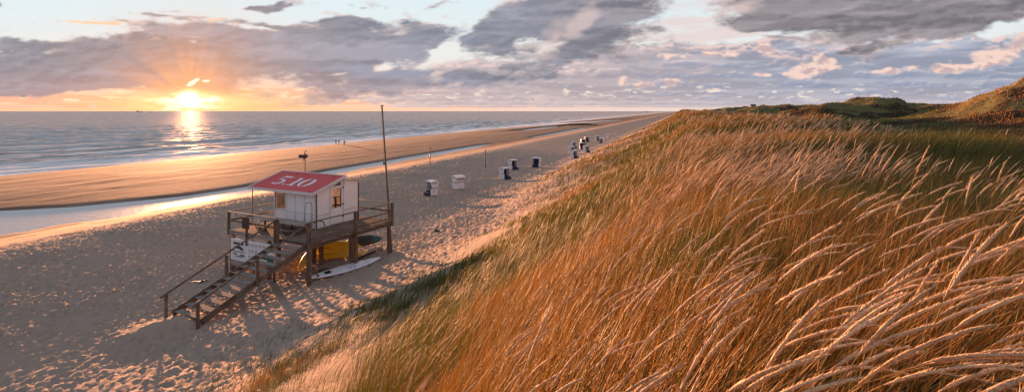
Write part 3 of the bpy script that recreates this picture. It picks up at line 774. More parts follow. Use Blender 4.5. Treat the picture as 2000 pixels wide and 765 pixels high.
def make_heads():
    def spots(N, r0, r1, a0, a1, p, dens):
        x, y, r = polar(N, r0, r1, a0, a1, p)
        s, t = to_st(x, y)
        k = fbm(x / 3.4, y / 3.4, 3, 211)
        keep = (rng.random(N) < dens * (1 - .8 * green_hollow(x, y)) * cover(x, y) * ss(t, -4.5, 2.5) * np.where(r > 2.5, ss(k, -.28, .22), 1) * (.55 + .6 * ss(x / np.maximum(y, .3), -.1, .5))) & (t < 24)
        return x[keep], y[keep], r[keep]
    def stalks(x, y, r, tag_, sides, k, jit):
        n = len(x); s, t = to_st(x, y)
        z = height(x, y)
        az, gust = wind_at(x, y)
        near = ss(-r, -7, -1.5)
        az = az + rng.normal(0, .24 + .05 * near, n) + near * .10
        rgt = ss(x / np.maximum(y, .3), .0, .7)
        L = (1 + .32 * near * rgt) * (.82 + .34 * rng.random(n)) * np.interp(t, [-8, -2, 2], [.7, .85, 1.0])
        right = ss(x / np.maximum(y, .3), -.1, .75)
        lean = np.clip((.85 + .20 * rng.normal(0, 1, n) + .55 * near * right) * (1 + .3 * (gust - 1)), .35, 1.6)
        upright = rng.random(n) < .035
        lean = np.where(upright, lean * .45, lean); L = np.where(upright, L * .85, L)
        hl = (.18 + .10 * rng.random(n) + .07 * near) / L          # head as a share of the stalk
        f = np.linspace(0, 1, k)
        rad_h = np.interp(f, [0, .12, .35, .75, .93, 1], [.25, .8, 1, .85, .5, .08])
        # heads
        allp = stalk_curve(x, y, z, L, lean, az, np.linspace(0, 1, 33))
        def sample(u):                                  # u (n, m)
            q = u * 32; i0 = np.clip(np.floor(q).astype(int), 0, 31); fr = (q - i0)[..., None]
            return np.take_along_axis(allp, i0[..., None].repeat(3, -1), 1) * (1 - fr) + np.take_along_axis(allp, (i0 + 1)[..., None].repeat(3, -1), 1) * fr
        uh = (1 - hl)[:, None] + hl[:, None] * f[None, :]
        hp = sample(uh)
        R_ = np.maximum(.0040 + .0028 * rng.random(n), r * .00038)
        shade = (.75 + .5 * rng.random(n))[:, None]
        tint = np.array([.70, .51, .34]) * shade
        ho = tubes('grass_seed_heads' if tag_ else 'grass_seed_heads', hp, R_[:, None] * rad_h[None, :], sides, tint, HEAD, jit)
        us = np.linspace(0, 1, 6)[None, :] * (1 - hl)[:, None]
        so = tubes('grass_stalks', sample(us), np.maximum(.0013, r * .0004)[:, None] * np.linspace(1.2, .8, 6)[None, :], 3, np.array([.34, .22, .09]) * shade, BLADE)
        # awns: short bristles along the nearest heads
        so.parent = ho
        if jit and n:
            m = 150
            pick = np.repeat(np.arange(n), m)
            ub = rng.random(len(pick)) * .92 + .02
            P0 = sample(((1 - hl)[:, None] + hl[:, None] * np.array([[0.0]])) )[:, 0] if False else None
            uu = ((1 - hl)[pick] + hl[pick] * ub)
            q = uu * 32; i0 = np.clip(np.floor(q).astype(int), 0, 31); fr = (q - i0)[:, None]
            c0 = allp[pick, i0] * (1 - fr) + allp[pick, i0 + 1] * fr
            tn = allp[pick, i0 + 1] - allp[pick, i0]; tn /= np.linalg.norm(tn, axis=1, keepdims=True)
            rd = rng.normal(0, 1, tn.shape); rd -= (rd * tn).sum(1, keepdims=True) * tn; rd /= np.linalg.norm(rd, axis=1, keepdims=True)
            w = np.cross(tn, rd)
            rr = R_[pick] * np.interp(ub, [0, .12, .35, .75, .93, 1], [.25, .8, 1, .85, .5, .1])
            st = c0 + rd * (rr * .6)[:, None]
            ln = (.009 + .011 * rng.random(len(pick)))[:, None]
            tip = st + tn * ln + rd * ln * .5
            hw = w * (.0013 + .0006 * rng.random(len(pick)))[:, None]
            V = np.stack([st - hw, st + hw, tip], 1).reshape(-1, 3)
            nf = len(pick)
            T = np.repeat(np.concatenate([tint[pick] * (.8 + .5 * rng.random((nf, 1))), np.ones((nf, 1))], 1), 3, axis=0)
            bo = npmesh('awns', V, np.arange(nf * 3), np.arange(nf) * 3, np.full(nf, 3), HEAD, False, {'tint': T}); bo.parent = ho; bo['kind'] = 'stuff'
        so['kind'] = 'stuff'
        return ho
    x, y, r = spots(8500, .75, 7.5, R(-60), R(75), 1.2, .5)
    o = stalks(x, y, r, 'near', 7, 16, .7)
    tag(o, 'pale seed heads of the nearest grass swept sideways by the wind', 'grass heads', kind='stuff')
    x, y, r = spots(60000, 7.0, 110, R(-50), R(62), 0, .75)
    o = stalks(x, y, r, 'far', 4, 5, 0)
    tag(o, 'small straw coloured seed heads over the ridge further away', 'grass heads', kind='stuff')
    print('heads', len(x))

# ------------------------------------------------------------------ building helpers
class MB:
    """collects boxes, bars, tubes and plates; build() links them as ONE mesh object"""
    def __init__(s): s.v = []; s.f = []
    def add(s, vs, fs):
        b = len(s.v); s.v += [tuple(v) for v in vs]; s.f += [tuple(b + i for i in f) for f in fs]; return s
    def box(s, x0, x1, y0, y1, z0, z1):
        return s.add([(x0, y0, z0), (x1, y0, z0), (x1, y1, z0), (x0, y1, z0), (x0, y0, z1), (x1, y0, z1), (x1, y1, z1), (x0, y1, z1)],
                     [(0, 3, 2, 1), (4, 5, 6, 7), (0, 1, 5, 4), (1, 2, 6, 5), (2, 3, 7, 6), (3, 0, 4, 7)])
    def bar(s, a, b, w, h, up=(0, 0, 1)):
        a = Vector(a); b = Vector(b); d = (b - a).normalized(); u = Vector(up)
        x = d.cross(u)
        if x.length < 1e-4: x = d.cross(Vector((1, 0, 0)))
        x.normalize(); u = x.cross(d).normalized()
        P_ = []
        for p in (a, b):
            for (i, j) in ((-1, -1), (1, -1), (1, 1), (-1, 1)): P_.append(p + x * w / 2 * i + u * h / 2 * j)
        return s.add(P_, [(0, 1, 2, 3), (7, 6, 5, 4), (0, 4, 5, 1), (1, 5, 6, 2), (2, 6, 7, 3), (3, 7, 4, 0)])
    def tube(s, pts, r, n=8):
        pts = [Vector(p) for p in pts]; rs = r if hasattr(r, '__len__') else [r] * len(pts)
        V = []; Fc = []
        for i, p in enumerate(pts):
            d = (pts[min(i + 1, len(pts) - 1)] - pts[max(i - 1, 0)]).normalized()
            a = d.cross(Vector((.3, .1, 1) if abs(d.z) < .9 else (1, 0, 0))).normalized(); b = d.cross(a)
            for k in range(n):
                t = 2 * math.pi * k / n; V.append(p + (a * math.cos(t) + b * math.sin(t)) * rs[i])
        for i in range(len(pts) - 1):
            for k in range(n): Fc.append((i * n + k, i * n + (k + 1) % n, (i + 1) * n + (k + 1) % n, (i + 1) * n + k))
        Fc.append(tuple(range(n))[::-1]); Fc.append(tuple((len(pts) - 1) * n + k for k in range(n)))
        return s.add(V, Fc)
    def prism(s, poly, y0, y1, axis='y'):
        n = len(poly)
        m = {'y': lambda a, b, c: (a, c, b), 'x': lambda a, b, c: (c, a, b), 'z': lambda a, b, c: (a, b, c)}[axis]
        V = [m(a, b, y0) for a, b in poly] + [m(a, b, y1) for a, b in poly]
        return s.add(V, [tuple(range(n)), tuple(range(2 * n - 1, n - 1, -1))] + [(i, i + n, (i + 1) % n + n, (i + 1) % n) for i in range(n)])
    def build(s, name, mat, parent=None, bevel=0.0, smooth=False, loc=None):
        me = bpy.data.meshes.new(name); me.from_pydata(s.v, [], s.f); me.update()
        bm = bmesh.new(); bm.from_mesh(me); bmesh.ops.recalc_face_normals(bm, faces=bm.faces); bm.to_mesh(me); bm.free()
        me.materials.append(mat)
        if smooth: me.polygons.foreach_set('use_smooth', [True] * len(me.polygons))
        o = bpy.data.objects.new(name, me); COL.objects.link(o)
        if parent: o.parent = parent
        if loc: o.location = loc
        if bevel:
            b = o.modifiers.new('bevel', 'BEVEL'); b.width = bevel; b.segments = 2; b.limit_method = 'ANGLE'
        return o
def copy_tree(o, loc, rz=None):
    r = o.copy(); COL.objects.link(r); r.location = loc
    if rz is not None: r.rotation_euler = (0, 0, rz)
    for ch in [c for c in bpy.data.objects if c.parent == o]:
        c = ch.copy(); COL.objects.link(c); c.parent = r
        for gch in [q for q in bpy.data.objects if q.parent == ch]:
            d = gch.copy(); COL.objects.link(d); d.parent = c
    return r

def mat_wood(name, c1, c2, axis=0, rough=.85):
    m, g, b = mat_new(name); p = P(g, True)
    sc = [30, 30, 30]; sc[axis] = 1.6
    n = g.node('ShaderNodeVectorMath', operation='MULTIPLY'); g.put(n.inputs[0], p); n.inputs[1].default_value = sc
    gr = g.noise(X(g, n.outputs[0]), 1.0, 5, .65); big = g.noise(p, 1.7, 4, .6)
    c = g.mix(g.sstep(gr * .65 + big * .35, .36, .64), c1, c2)
    c = g.mix(g.sstep(big, .55, .75) * .4, c, (.30, .26, .23, 1))
    g.put(b.inputs['Base Color'], c); b.inputs['Roughness'].default_value = rough; b.inputs['Specular IOR Level'].default_value = .25
    bump(g, b, gr, .5, .01)
    return m
def mat_paint(name, c, dirt=(.35, .30, .26, 1), amt=.35, rough=.5):
    m, g, b = mat_new(name); p = P(g, True)
    n = g.noise(p, 2.1, 6, .65); n2 = g.noise(p, 14, 4, .6)
    g.put(b.inputs['Base Color'], g.mix(g.sstep(n * .6 + n2 * .4, .46, .72) * amt, c, dirt))
    b.inputs['Roughness'].default_value = rough; bump(g, b, n2, .12, .01)
    return m
def mat_flat(name, c, rough=.6, metal=0):
    m, g, b = mat_new(name); p = P(g, True)
    n = g.noise(p, 9, 4, .6)
    g.put(b.inputs['Base Color'], g.mix(n, tuple(v * .82 for v in c[:3]) + (1,), c)); b.inputs['Roughness'].default_value = rough; b.inputs['Metallic'].default_value = metal
    return m
WOOD = mat_wood('weathered_wood', (.085, .058, .043, 1), (.20, .145, .11, 1), 0)
WOODV = mat_wood('weathered_wood_upright', (.085, .058, .043, 1), (.20, .145, .11, 1), 2)
WOODY = mat_wood('weathered_wood_across', (.085, .060, .047, 1), (.20, .15, .12, 1), 1)
WOODL = mat_wood('bleached_wood', (.22, .18, .155, 1), (.40, .34, .30, 1), 0)
WHITE = mat_paint('white_paint', (.83, .83, .85, 1), (.45, .41, .38, 1), .35)
TRIM = mat_paint('trim_paint', (.66, .66, .69, 1), (.4, .36, .33, 1), .3)
BEIGE = mat_paint('roofing_felt', (.42, .36, .31, 1), (.25, .21, .18, 1), .5, .9)
RED = mat_paint('red_roof', (.60, .048, .050, 1), (.42, .08, .07, 1), .5, .6)
NUM = mat_paint('roof_number_white', (.78, .78, .82, 1), (.5, .40, .40, 1), .3, .6)
STEEL = mat_flat('galvanised_steel', (.36, .35, .36, 1), .35, .8)
TREAD = mat_wood('worn_tread_wood', (.15, .125, .11, 1), (.30, .255, .225, 1), 0)
DARK = mat_flat('dark_fittings', (.03, .028, .03, 1), .5)
SIGNB = mat_flat('brown_sign', (.07, .038, .028, 1), .6)
def mat_glass():
    m, g, b = mat_new('window_glass')
    b.inputs['Base Color'].default_value = (.75, .72, .66, 1); b.inputs['Roughness'].default_value = .03
    b.inputs['Transmission Weight'].default_value = 1; b.inputs['IOR'].default_value = 1.45
    t = g.node('ShaderNodeBsdfTransparent'); t.inputs[0].default_value = (.85, .80, .72, 1)
    gl = g.node('ShaderNodeBsdfGlossy'); gl.inputs['Roughness'].default_value = .02
    mx = g.node('ShaderNodeMixShader'); mx.inputs[0].default_value = .10; g.l.new(t.outputs[0], mx.inputs[1]); g.l.new(gl.outputs[0], mx.inputs[2])
    g.l.new(mx.outputs[0], g.t.nodes['Material Output'].inputs['Surface'])
    return m
GLASS = mat_glass()
GLASSD = GLASS.copy(); GLASSD.name = 'darkened_door_glass'  # tinted darker and more mirroring, to mute orange light from behind
for n_ in GLASSD.node_tree.nodes:
    if n_.type == 'MIX_SHADER': n_.inputs[0].default_value = .5
    if n_.type == 'BSDF_TRANSPARENT': n_.inputs[0].default_value = (.42, .42, .38, 1)

# ------------------------------------------------------------------ lifeguard station 5.10
AX, AY = -16.36, 29.7
DZ = 5.1                                   # deck level
GZ = 2.6                                   # reference ground under the front left corner
ROT = math.atan2(-.462, .887)
UD = Vector((.887, -.462)); VD = Vector((.462, .887))
st = empty('lifeguard_station', (AX, AY, GZ), ROT, label='white lifeguard cabin with red 5.10 roof on a raised timber deck', cat='lifeguard station')
def L2W(u, v): return AX + UD.x * u + VD.x * v, AY + UD.y * u + VD.y * v
def gl(u, v): x, y = L2W(u, v); return H(x, y) - GZ       # ground in the station's own height
D0 = DZ - GZ                                # deck top in local height (2.5)
U1, V1 = 6.5, 6.4
# deck: boards run along u in front, a walkway at the right
mb = MB(); y = 0.0
while y < V1 - .01:
    w = .14; mb.box(0 + rng.normal(0, .006), U1 + rng.normal(0, .006), y, min(y + w - .012, V1), D0 - .035, D0 + rng.normal(0, .002)); y += w
mb.build('deck_boards', WOOD, st)
def part(name, mb_, mat, parent=st, bevel=.008, **kw): return tag(mb_.build(name, mat, parent, bevel, **{k: v for k, v in kw.items() if k in ('smooth', 'loc')}), kw.get('label'))
for k, v in enumerate((.08, 2.1, 4.2, V1 - .12)):
    part('joist', MB().box(.02, U1 - .02, v, v + .09, D0 - .19, D0 - .04), WOOD)
for u in (.03, 3.2, U1 - .13):
    part('beam', MB().box(u, u + .10, .05, V1 - .05, D0 - .33, D0 - .193), WOODY)
part('fascia', MB().box(-.03, 4.15, -.045, -.003, D0 - .20, D0 + .05), WOODL)
part('fascia', MB().box(U1 + .012, U1 + .05, .05, V1, D0 - .16, D0 - .05), WOODY)
for k in range(6):  # pale dashes stand in for light slits below the deck edge
    part('light_slit_block', MB().box(U1 + .052, U1 + .075, .7 + k * .95, 1.05 + k * .95, D0 - .10, D0 - .06), WOODL)
for (u, v) in ((.1, .1), (.1, 3.2), (.1, 6.2), (3.25, .1), (3.25, 3.2), (3.25, 6.2), (6.3, 3.2), (4.3, 2.8)):
    g0 = gl(u, v) - .3
    part('support_post', MB().box(u - .10, u + .10, v - .10, v + .10, g0, D0 - .335), WOODV)
# corner posts that carry on as rail posts
def rail_post(u, v, top=1.08, bot=None, w=.12):
    b = D0 - .25 if bot is None else bot
    part('rail_post', MB().box(u - w / 2, u + w / 2, v - w / 2, v + w / 2, b, D0 + top), WOODV)
rail_post(-.07, -.02); rail_post(3.98, -.06, 1.05, D0 - .3, .13); rail_post(4.20, -.06, 1.05, D0 - .3, .11)
rail_post(U1 + .02, -.03, 1.08, gl(U1, 0) - .4, .17); rail_post(U1 + .09, 3.25, 1.12, gl(U1, 3.25) - .4, .17); rail_post(U1 + .09, V1 - .02, 1.1, D0 - .3, .15)
part('support_post', MB().box(U1 - .12, U1 + .05, V1 - .26, V1 - .09, gl(U1, V1) - .3, D0 - .25), WOODV)
rail_post(-.07, 3.2); rail_post(-.07, V1); rail_post(3.2, V1 + .02); rail_post(2.0, V1 + .02)
def rail(a, b, z, w=.10, h=.045, m=WOOD): part('rail', MB().bar((a[0], a[1], D0 + z), (b[0], b[1], D0 + z), w, h), m)
rail((-.13, -.08), (4.0, -.08), 1.10, .13, .04, WOODL); rail((-.1, -.02), (4.0, -.02), .58, .035, .10)
rail((-.07, -.05), (-.07, V1), 1.10, .12, .04); rail((-.07, 0), (-.07, V1), .58, .035, .10)
rail((-.1, V1), (U1 + .1, V1 + .04), 1.12, .12, .04, WOODL); rail((-.1, V1 + .05), (U1 + .1, V1 + .05), .58, .035, .10)
rail((U1 + .13, -.06), (U1 + .13, V1 + .05), 1.12, .12, .045); rail((U1 + .16, 0), (U1 + .16, V1), .58, .035, .10)
rail((U1 + .16, 0), (U1 + .16, V1), .20, .035, .10)
# cabin ---------------------------------------------------------------
CU0, CU1, CV0, CV1 = .62, 4.17, 2.51, 5.97
EH, RH, BH = 2.15, 2.84, 2.38              # eave, ridge, back heights above the deck
RV = 4.65
cab = MB()
T_ = .06
# front wall with a window opening at the left
W0, W1, WB, WT = CU0 + .10, CU0 + .98, .90, 2.06
def fw(a, b, z0, z1): cab.box(a, b, CV0, CV0 + T_, D0 + z0, D0 + z1)
fw(CU0, W0, .003, EH); fw(W1, CU1, .003, EH); fw(W0, W1, .003, WB); fw(W0, W1, WT, EH)
# right wall (gable) with door opening filled by the door; built as two prisms
prof = lambda v: EH + (RH - .06 - EH) * (v - CV0) / (RV - CV0) if v < RV else RH - .06 + (BH - RH + .06) * (v - RV) / (CV1 - RV)
DV0, DV1 = 3.62, 4.62
for (a, b, z0) in ((CV0 + T_, DV0, .003), (DV0, DV1, 2.30), (DV1, CV1, .003)):
    pts = [(a, D0 + z0), (b, D0 + z0), (b, D0 + prof(b))] + ([(RV, D0 + prof(RV))] if a < RV < b else []) + [(a, D0 + prof(a))]
    cab.prism(pts, CU1 - T_, CU1, 'x')
pts = [(CV0 + T_, D0 + .003), (3.1, D0 + .003), (3.1, D0 + 1.05), (5.2, D0 + 1.05), (5.2, D0 + .003), (CV1, D0 + .003), (CV1, D0 + prof(CV1)), (RV, D0 + prof(RV)), (CV0 + T_, D0 + prof(CV0 + T_))]
# left wall: lower part solid, glazed band, upper part
cab.prism([(CV0 + T_, D0 + .003), (CV1, D0 + .003), (CV1, D0 + .95), (CV0 + T_, D0 + .95)], CU0, CU0 + T_, 'x')
cab.prism([(CV0 + T_, D0 + 1.95), (CV1, D0 + 1.95), (CV1, D0 + prof(CV1)), (RV, D0 + prof(RV)), (CV0 + T_, D0 + prof(CV0 + T_))], CU0, CU0 + T_, 'x')
for a, b in ((CV0 + T_, CV0 + .2), (CV1 - .5, CV1), (4.3, 4.4)): cab.box(CU0, CU0 + T_, a, b, D0 + .95, D0 + 1.95)
cab.box(CU0 + T_, CU1 - T_, CV1 - T_, CV1, D0 + .003, D0 + .95); cab.box(CU0 + T_, CU1 - T_, CV1 - T_, CV1, D0 + 1.95, D0 + BH - .05)
cab.box(CU0 + T_, CU0 + .3, CV1 - T_, CV1, D0 + .95, D0 + 1.95); cab.box(CU0 + 1.6, CU1 - T_, CV1 - T_, CV1, D0 + .95, D0 + 1.95)
cab.box(CU0 + T_, CU1 - T_, CV0 + T_, CV1 - T_, D0 + .004, D0 + .02)
wall = part('cabin_wall', cab, WHITE, bevel=0)
def sub(name, mb_, mat, parent=wall, bevel=.004, **kw): return part(name, mb_, mat, parent, bevel, **kw)
fv = CV0 - .018
for u in (W1 + .07, 2.42, 3.25, CU1 - .05): sub('trim_batten', MB().box(u - .035, u + .035, fv, CV0 - .001, D0 + .02, D0 + EH - .02), TRIM)
sub('trim_batten', MB().box(W0 - .1, CU1 - .09, fv - .004, CV0 - .002, D0 + .80, D0 + .87), TRIM)
sub('trim_batten', MB().box(CU1 + .001, CU1 + .02, CV0 + .12, DV0 - .1, D0 + .72, D0 + .79), TRIM)
sub('trim_batten', MB().box(CU1 + .001, CU1 + .02, DV1 + .1, CV1 - .06, D0 + .72, D0 + .79), TRIM)
sub('corner_gap', MB().box(CU1 + .001, CU1 + .035, CV0 + .01, CV0 + .07, D0 + .003, D0 + 2.12), DARK)
sub('corner_gap', MB().box(CU1 + .001, CU1 + .035, CV1 - .07, CV1 - .01, D0 + .003, D0 + 2.3), DARK)
sub('corner_gap', MB().box(W0 - .055, W0 - .02, fv, CV0 - .001, D0 + .85, D0 + 2.1), DARK)
for u in (CU0 - .01,): sub('corner_post', MB().box(CU0 - .05, CU0 + .04, CV0 - .03, CV0 - .003, D0 + .003, D0 + EH), TRIM)
win = part('front_window', MB().box(W0, W1, CV0 - .012, CV0 + .03, D0 + WB, D0 + WB + .05).box(W0, W1, CV0 - .012, CV0 + .03, D0 + WT - .05, D0 + WT).box(W0, W0 + .05, CV0 - .012, CV0 + .03, D0 + WB + .05, D0 + WT - .05).box(W1 - .05, W1, CV0 - .012, CV0 + .03, D0 + WB + .05, D0 + WT - .05), TRIM, bevel=.004)
part('pane', MB().box(W0 + .05, W1 - .05, CV0 + .005, CV0 + .013, D0 + WB + .05, D0 + WT - .05), GLASS, win, 0)
sw = part('side_window', MB().box(CU0 + .01, CU0 + .04, CV0 + .2, 4.3, D0 + .95, D0 + 1.0), TRIM)
part('pane', MB().box(CU0 + .02, CU0 + .028, CV0 + .2, CV1 - .5, D0 + 1.0, D0 + 1.95), GLASS, sw, 0)
# door with window, hinges, handle
door = part('cabin_door', MB().box(CU1 - .035, CU1 + .012, DV0, DV1, D0 + .02, D0 + .98).box(CU1 - .035, CU1 + .012, DV0, DV0 + .12, D0 + .98, D0 + 2.28).box(CU1 - .035, CU1 + .012, DV1 - .12, DV1, D0 + .98, D0 + 2.28).box(CU1 - .035, CU1 + .012, DV0 + .12, DV1 - .12, D0 + 2.16, D0 + 2.28), WHITE, bevel=.004)
part('door_frame', MB().box(CU1 + .002, CU1 + .03, DV0 - .06, DV0 - .003, D0 + .01, D0 + 2.34).box(CU1 + .002, CU1 + .03, DV1 + .003, DV1 + .06, D0 + .01, D0 + 2.34).box(CU1 + .002, CU1 + .03, DV0 - .003, DV1 + .003, D0 + 2.285, D0 + 2.34), TRIM, bevel=.003)
part('pane', MB().box(CU1 - .02, CU1 - .012, DV0 + .12, DV1 - .12, D0 + .98, D0 + 2.16), GLASSD, door, 0)
for z in (.35, 1.1, 2.12): part('hinge', MB().box(CU1 + .013, CU1 + .045, DV1 - .06, DV1 + .05, D0 + z, D0 + z + .09), DARK, door, .002)
part('door_handle', MB().box(CU1 + .013, CU1 + .06, DV0 + .03, DV0 + .09, D0 + 1.05, D0 + 1.09), DARK, door, .002)
CURT = mat_flat('grey_curtain', (.34, .33, .29, 1), .9)  # grey brightened to stand in for the pane's pale reflection
cu = MB()
for k in range(8): cu.tube([(CU1 - .16, DV0 + .15 + k * .10, D0 + 1.35 + .12 * math.sin(k * 2)), (CU1 - .16, DV0 + .15 + k * .10, D0 + 2.15)], .045, 8)
part('curtain', cu, CURT, door, 0, smooth=True)
# interior things seen through the glass: a desk
part('desk', MB().box(CU0 + .2, CU0 + 1.6, CV0 + .12, CV0 + .7, D0 + .72, D0 + .76).box(CU0 + .25, CU0 + .31, CV0 + .15, CV0 + .66, D0 + .02, D0 + .72).box(CU0 + 1.5, CU0 + 1.56, CV0 + .15, CV0 + .66, D0 + .02, D0 + .72), SIGNB)
# roofs -----------------------------------------------------------------
RU0, RU1, RV0 = -1.42, 4.33, 2.18
zf0 = EH - (RH - EH) / (RV - CV0) * (CV0 - RV0) + .055
RVe = 4.72; zr = RH + .02
def slab(u0, u1, va, za, vb, zb, th): return MB().add([(u0, va, D0 + za - th), (u1, va, D0 + za - th), (u1, vb, D0 + zb - th), (u0, vb, D0 + zb - th), (u0, va, D0 + za), (u1, va, D0 + za), (u1, vb, D0 + zb), (u0, vb, D0 + zb)], [(0, 3, 2, 1), (4, 5, 6, 7), (0, 1, 5, 4), (1, 2, 6, 5), (2, 3, 7, 6), (3, 0, 4, 7)])
roof = part('red_roof', slab(RU0, RU1, RV0, zf0, RVe, zr, .05), RED, bevel=0, label='sloping red roof panel with white stencilled 5.10')
sl_ = (zr - zf0) / (RVe - RV0)
def zroof(v): return zf0 + sl_ * (v - RV0)
tr = MB()
tr.bar((RU0 - .03, RV0 - .03, D0 + zf0 - .02), (RU1 + .03, RV0 - .03, D0 + zf0 - .02), .055, .15)
tr.bar((RU0 - .03, RVe + .03, D0 + zr + .0), (RU1 + .03, RVe + .03, D0 + zr + .0), .05, .11)
tr.bar((RU0 - .03, RV0, D0 + zf0), (RU0 - .03, RVe, D0 + zr), .055, .14); tr.bar((RU1 + .03, RV0, D0 + zf0), (RU1 + .03, RVe, D0 + zr), .055, .15)
part('roof_edge_trim', tr, TRIM, roof, .004)
for (u, v) in ((RU0 + .9, RV0 + .25), (RU1 - .6, RV0 + .25), (RU0 + 1.6, RVe - .25), (RU1 - .7, RVe - .3)):
    part('roof_fixing', MB().box(u - .04, u + .04, v - .03, v + .03, D0 + zroof(v) + .003, D0 + zroof(v) + .05), RED, roof, .004)
part('back_roof', slab(CU0 - .45, CU1 + .12, RVe + .06, BH + .30, CV1 + .42, BH + .0, .05), BEIGE)
part('ridge_bracket', MB().box(RU1 - .06, RU1 + .0, RVe - .12, RVe + .0, D0 + zr - .50, D0 + zr - .10), TRIM)
part('gable_vent', MB().prism([(CV0 + 1.35, D0 + 2.33), (CV0 + 1.9, D0 + 2.33), (CV0 + 1.9, D0 + 2.55)], CU1 + .002, CU1 + .02, 'x'), DARK, bevel=0)
# pole carrying the free corner of the roof
x_, y_ = L2W(-1.28, 2.35)
part('roof_pole', MB().tube([(-1.28, 2.35, gl(-1.28, 2.35) - .2), (-1.28, 2.35, D0 + zf0 - .02)], .03), WOODV, smooth=True)
# digits 5.10: slanted stencil numerals laid on the slope
def strip(pts, ws):
    """a ribbon of given widths along a polyline, in the plane; returns quads"""
    out = []
    for i in range(len(pts) - 1):
        (x0, y0), (x1, y1) = pts[i], pts[i + 1]
        d0 = np.array(pts[i + 1]) - np.array(pts[max(i - 1, 0)]); d1 = np.array(pts[min(i + 2, len(pts) - 1)]) - np.array(pts[i])
        n0 = np.array((-d0[1], d0[0])) / np.linalg.norm(d0); n1 = np.array((-d1[1], d1[0])) / np.linalg.norm(d1)
        out.append([(x0 - n0[0] * ws[i] / 2, y0 - n0[1] * ws[i] / 2), (x1 - n1[0] * ws[i + 1] / 2, y1 - n1[1] * ws[i + 1] / 2), (x1 + n1[0] * ws[i + 1] / 2, y1 + n1[1] * ws[i + 1] / 2), (x0 + n0[0] * ws[i] / 2, y0 + n0[1] * ws[i] / 2)])
    return out
def arc(cx, cy, rx, ry, a0, a1, n=14): return [(cx + rx * math.cos(R(a0 + (a1 - a0) * i / n)), cy + ry * math.sin(R(a0 + (a1 - a0) * i / n))) for i in range(n + 1)]
def digit(name, quads, u0, v0, hgt_, slant=.0, sx=1.25):
    m_ = MB()
    for q in quads:
        V = []
        for (x, y) in q:
            u = u0 + (x + slant * y) * hgt_ * sx; v = v0 + y * hgt_ * 1.0
            V.append((u, v, D0 + zroof(v) + .006))
        m_.add(V, [(0, 1, 2, 3)])
    o = part(name, m_, NUM, roof, 0)
five = strip([(.10, .95), (.62, .95)], [.15, .17]) + strip([(.66, .92), (.70, 1.05)], [.05, .02]) + strip(arc(.30, .33, .24, .27, 110, -98), list(np.interp(range(15), [0, 5, 10, 14], [.07, .17, .18, .07]))) + strip([(.10, .88), (.08, .60)], [.06, .05]) + strip(arc(.28, .31, .24, .25, 262, 215, 6), [.07, .08, .11, .14, .15, .13, .07])
five += strip([(.08, .60), (.20, .62)], [.07, .06])
dot = strip(arc(0.06, .07, .035, .035, 0, 360, 10), [.075] * 11)
one = strip([(.22, .0), (.22, .92)], [.17, .17]) + strip([(.0, .04), (.12, .04)], [.07, .07]) + strip([(.32, .04), (.44, .04)], [.07, .07]) + strip([(.02, .84), (.12, .93)], [.07, .12])
zero = strip(arc(.32, .48, .26, .46, 100, 260, 18), list(.05 + .15 * np.sin(np.linspace(0, math.pi, 19)))) + strip(arc(.36, .48, .26, .46, 80, -80, 18), list(.05 + .15 * np.sin(np.linspace(0, math.pi, 19))))
dh = 1.12; dv = RV0 + .72
digit('roof_number_five', five, -.42, dv, dh); digit('roof_number_point', dot, .72, dv, dh); digit('roof_number_one', one, 1.10, dv, dh); digit('roof_number_zero', zero, 1.88, dv, dh)

# stairs ---------------------------------------------------------------
SU0, SU1 = 4.30, 6.36
gs = gl(5.3, -5.3) - .0
NS = 12
run = 5.45 / NS
stair = st
for u in (SU0, SU1):
    a = (u, .02, D0 - .13); b = (u, -5.55, gs - .02)
    part('stair_stringer', MB().bar(a, b, .055, .27), WOODY)
for k in range(NS):
    v = -.30 - k * run * .98; z = D0 - .02 - (k + 1) * (D0 - gs) / (NS + .6) * 1.0
    part('stair_tread', MB().box(SU0 + .03, SU1 - .03, v - .30, v + .04, z - .05, z), TREAD)
def hr(u, v): return D0 + (gs - D0) * (-v / 5.5)
for u in (4.16, 6.50):
    part('stair_handrail', MB().bar((u, -.05, D0 + 1.06), (u, -6.0, hr(u, -6.0) + .98), .075, .07), WOODY)
    for v in (-2.95, -5.75):
        z0 = (hr(u, v) - .2) if v > -3.5 else gl(u, v) - .3
        part('stair_post', MB().box(u - .055, u + .055, v - .055, v + .055, z0, hr(u, v) + .96), WOODV)
# tall metal tube and hooped grab rail by the stairs
part('tall_tube', MB().tube([(6.42, .22, gl(6.4, .2) - .2), (6.42, .22, D0 + 2.15)], .024), STEEL, smooth=True)
part('grab_hoop', MB().tube([(3.62, 2.15, D0), (3.70, 2.12, D0 + .7), (3.80, 2.08, D0 + 1.35), (3.92, 2.06, D0 + 1.56), (4.12, 2.05, D0 + 1.62), (4.38, 2.04, D0 + 1.60), (4.52, 2.0, D0 + 1.2), (4.45, 1.96, D0)], .02), STEEL, smooth=True)
part('hose_hook', MB().tube([(6.2, .6, D0 + .95), (6.5, .7, D0 + 1.06), (6.75, .75, D0 + 1.02), (6.85, .75, D0 + .8)], .03), DARK, smooth=True)

# things on and by the station ------------------------------------------
def at_station(u, v, z=0.0): x, y = L2W(u, v); return (x, y, GZ + z)
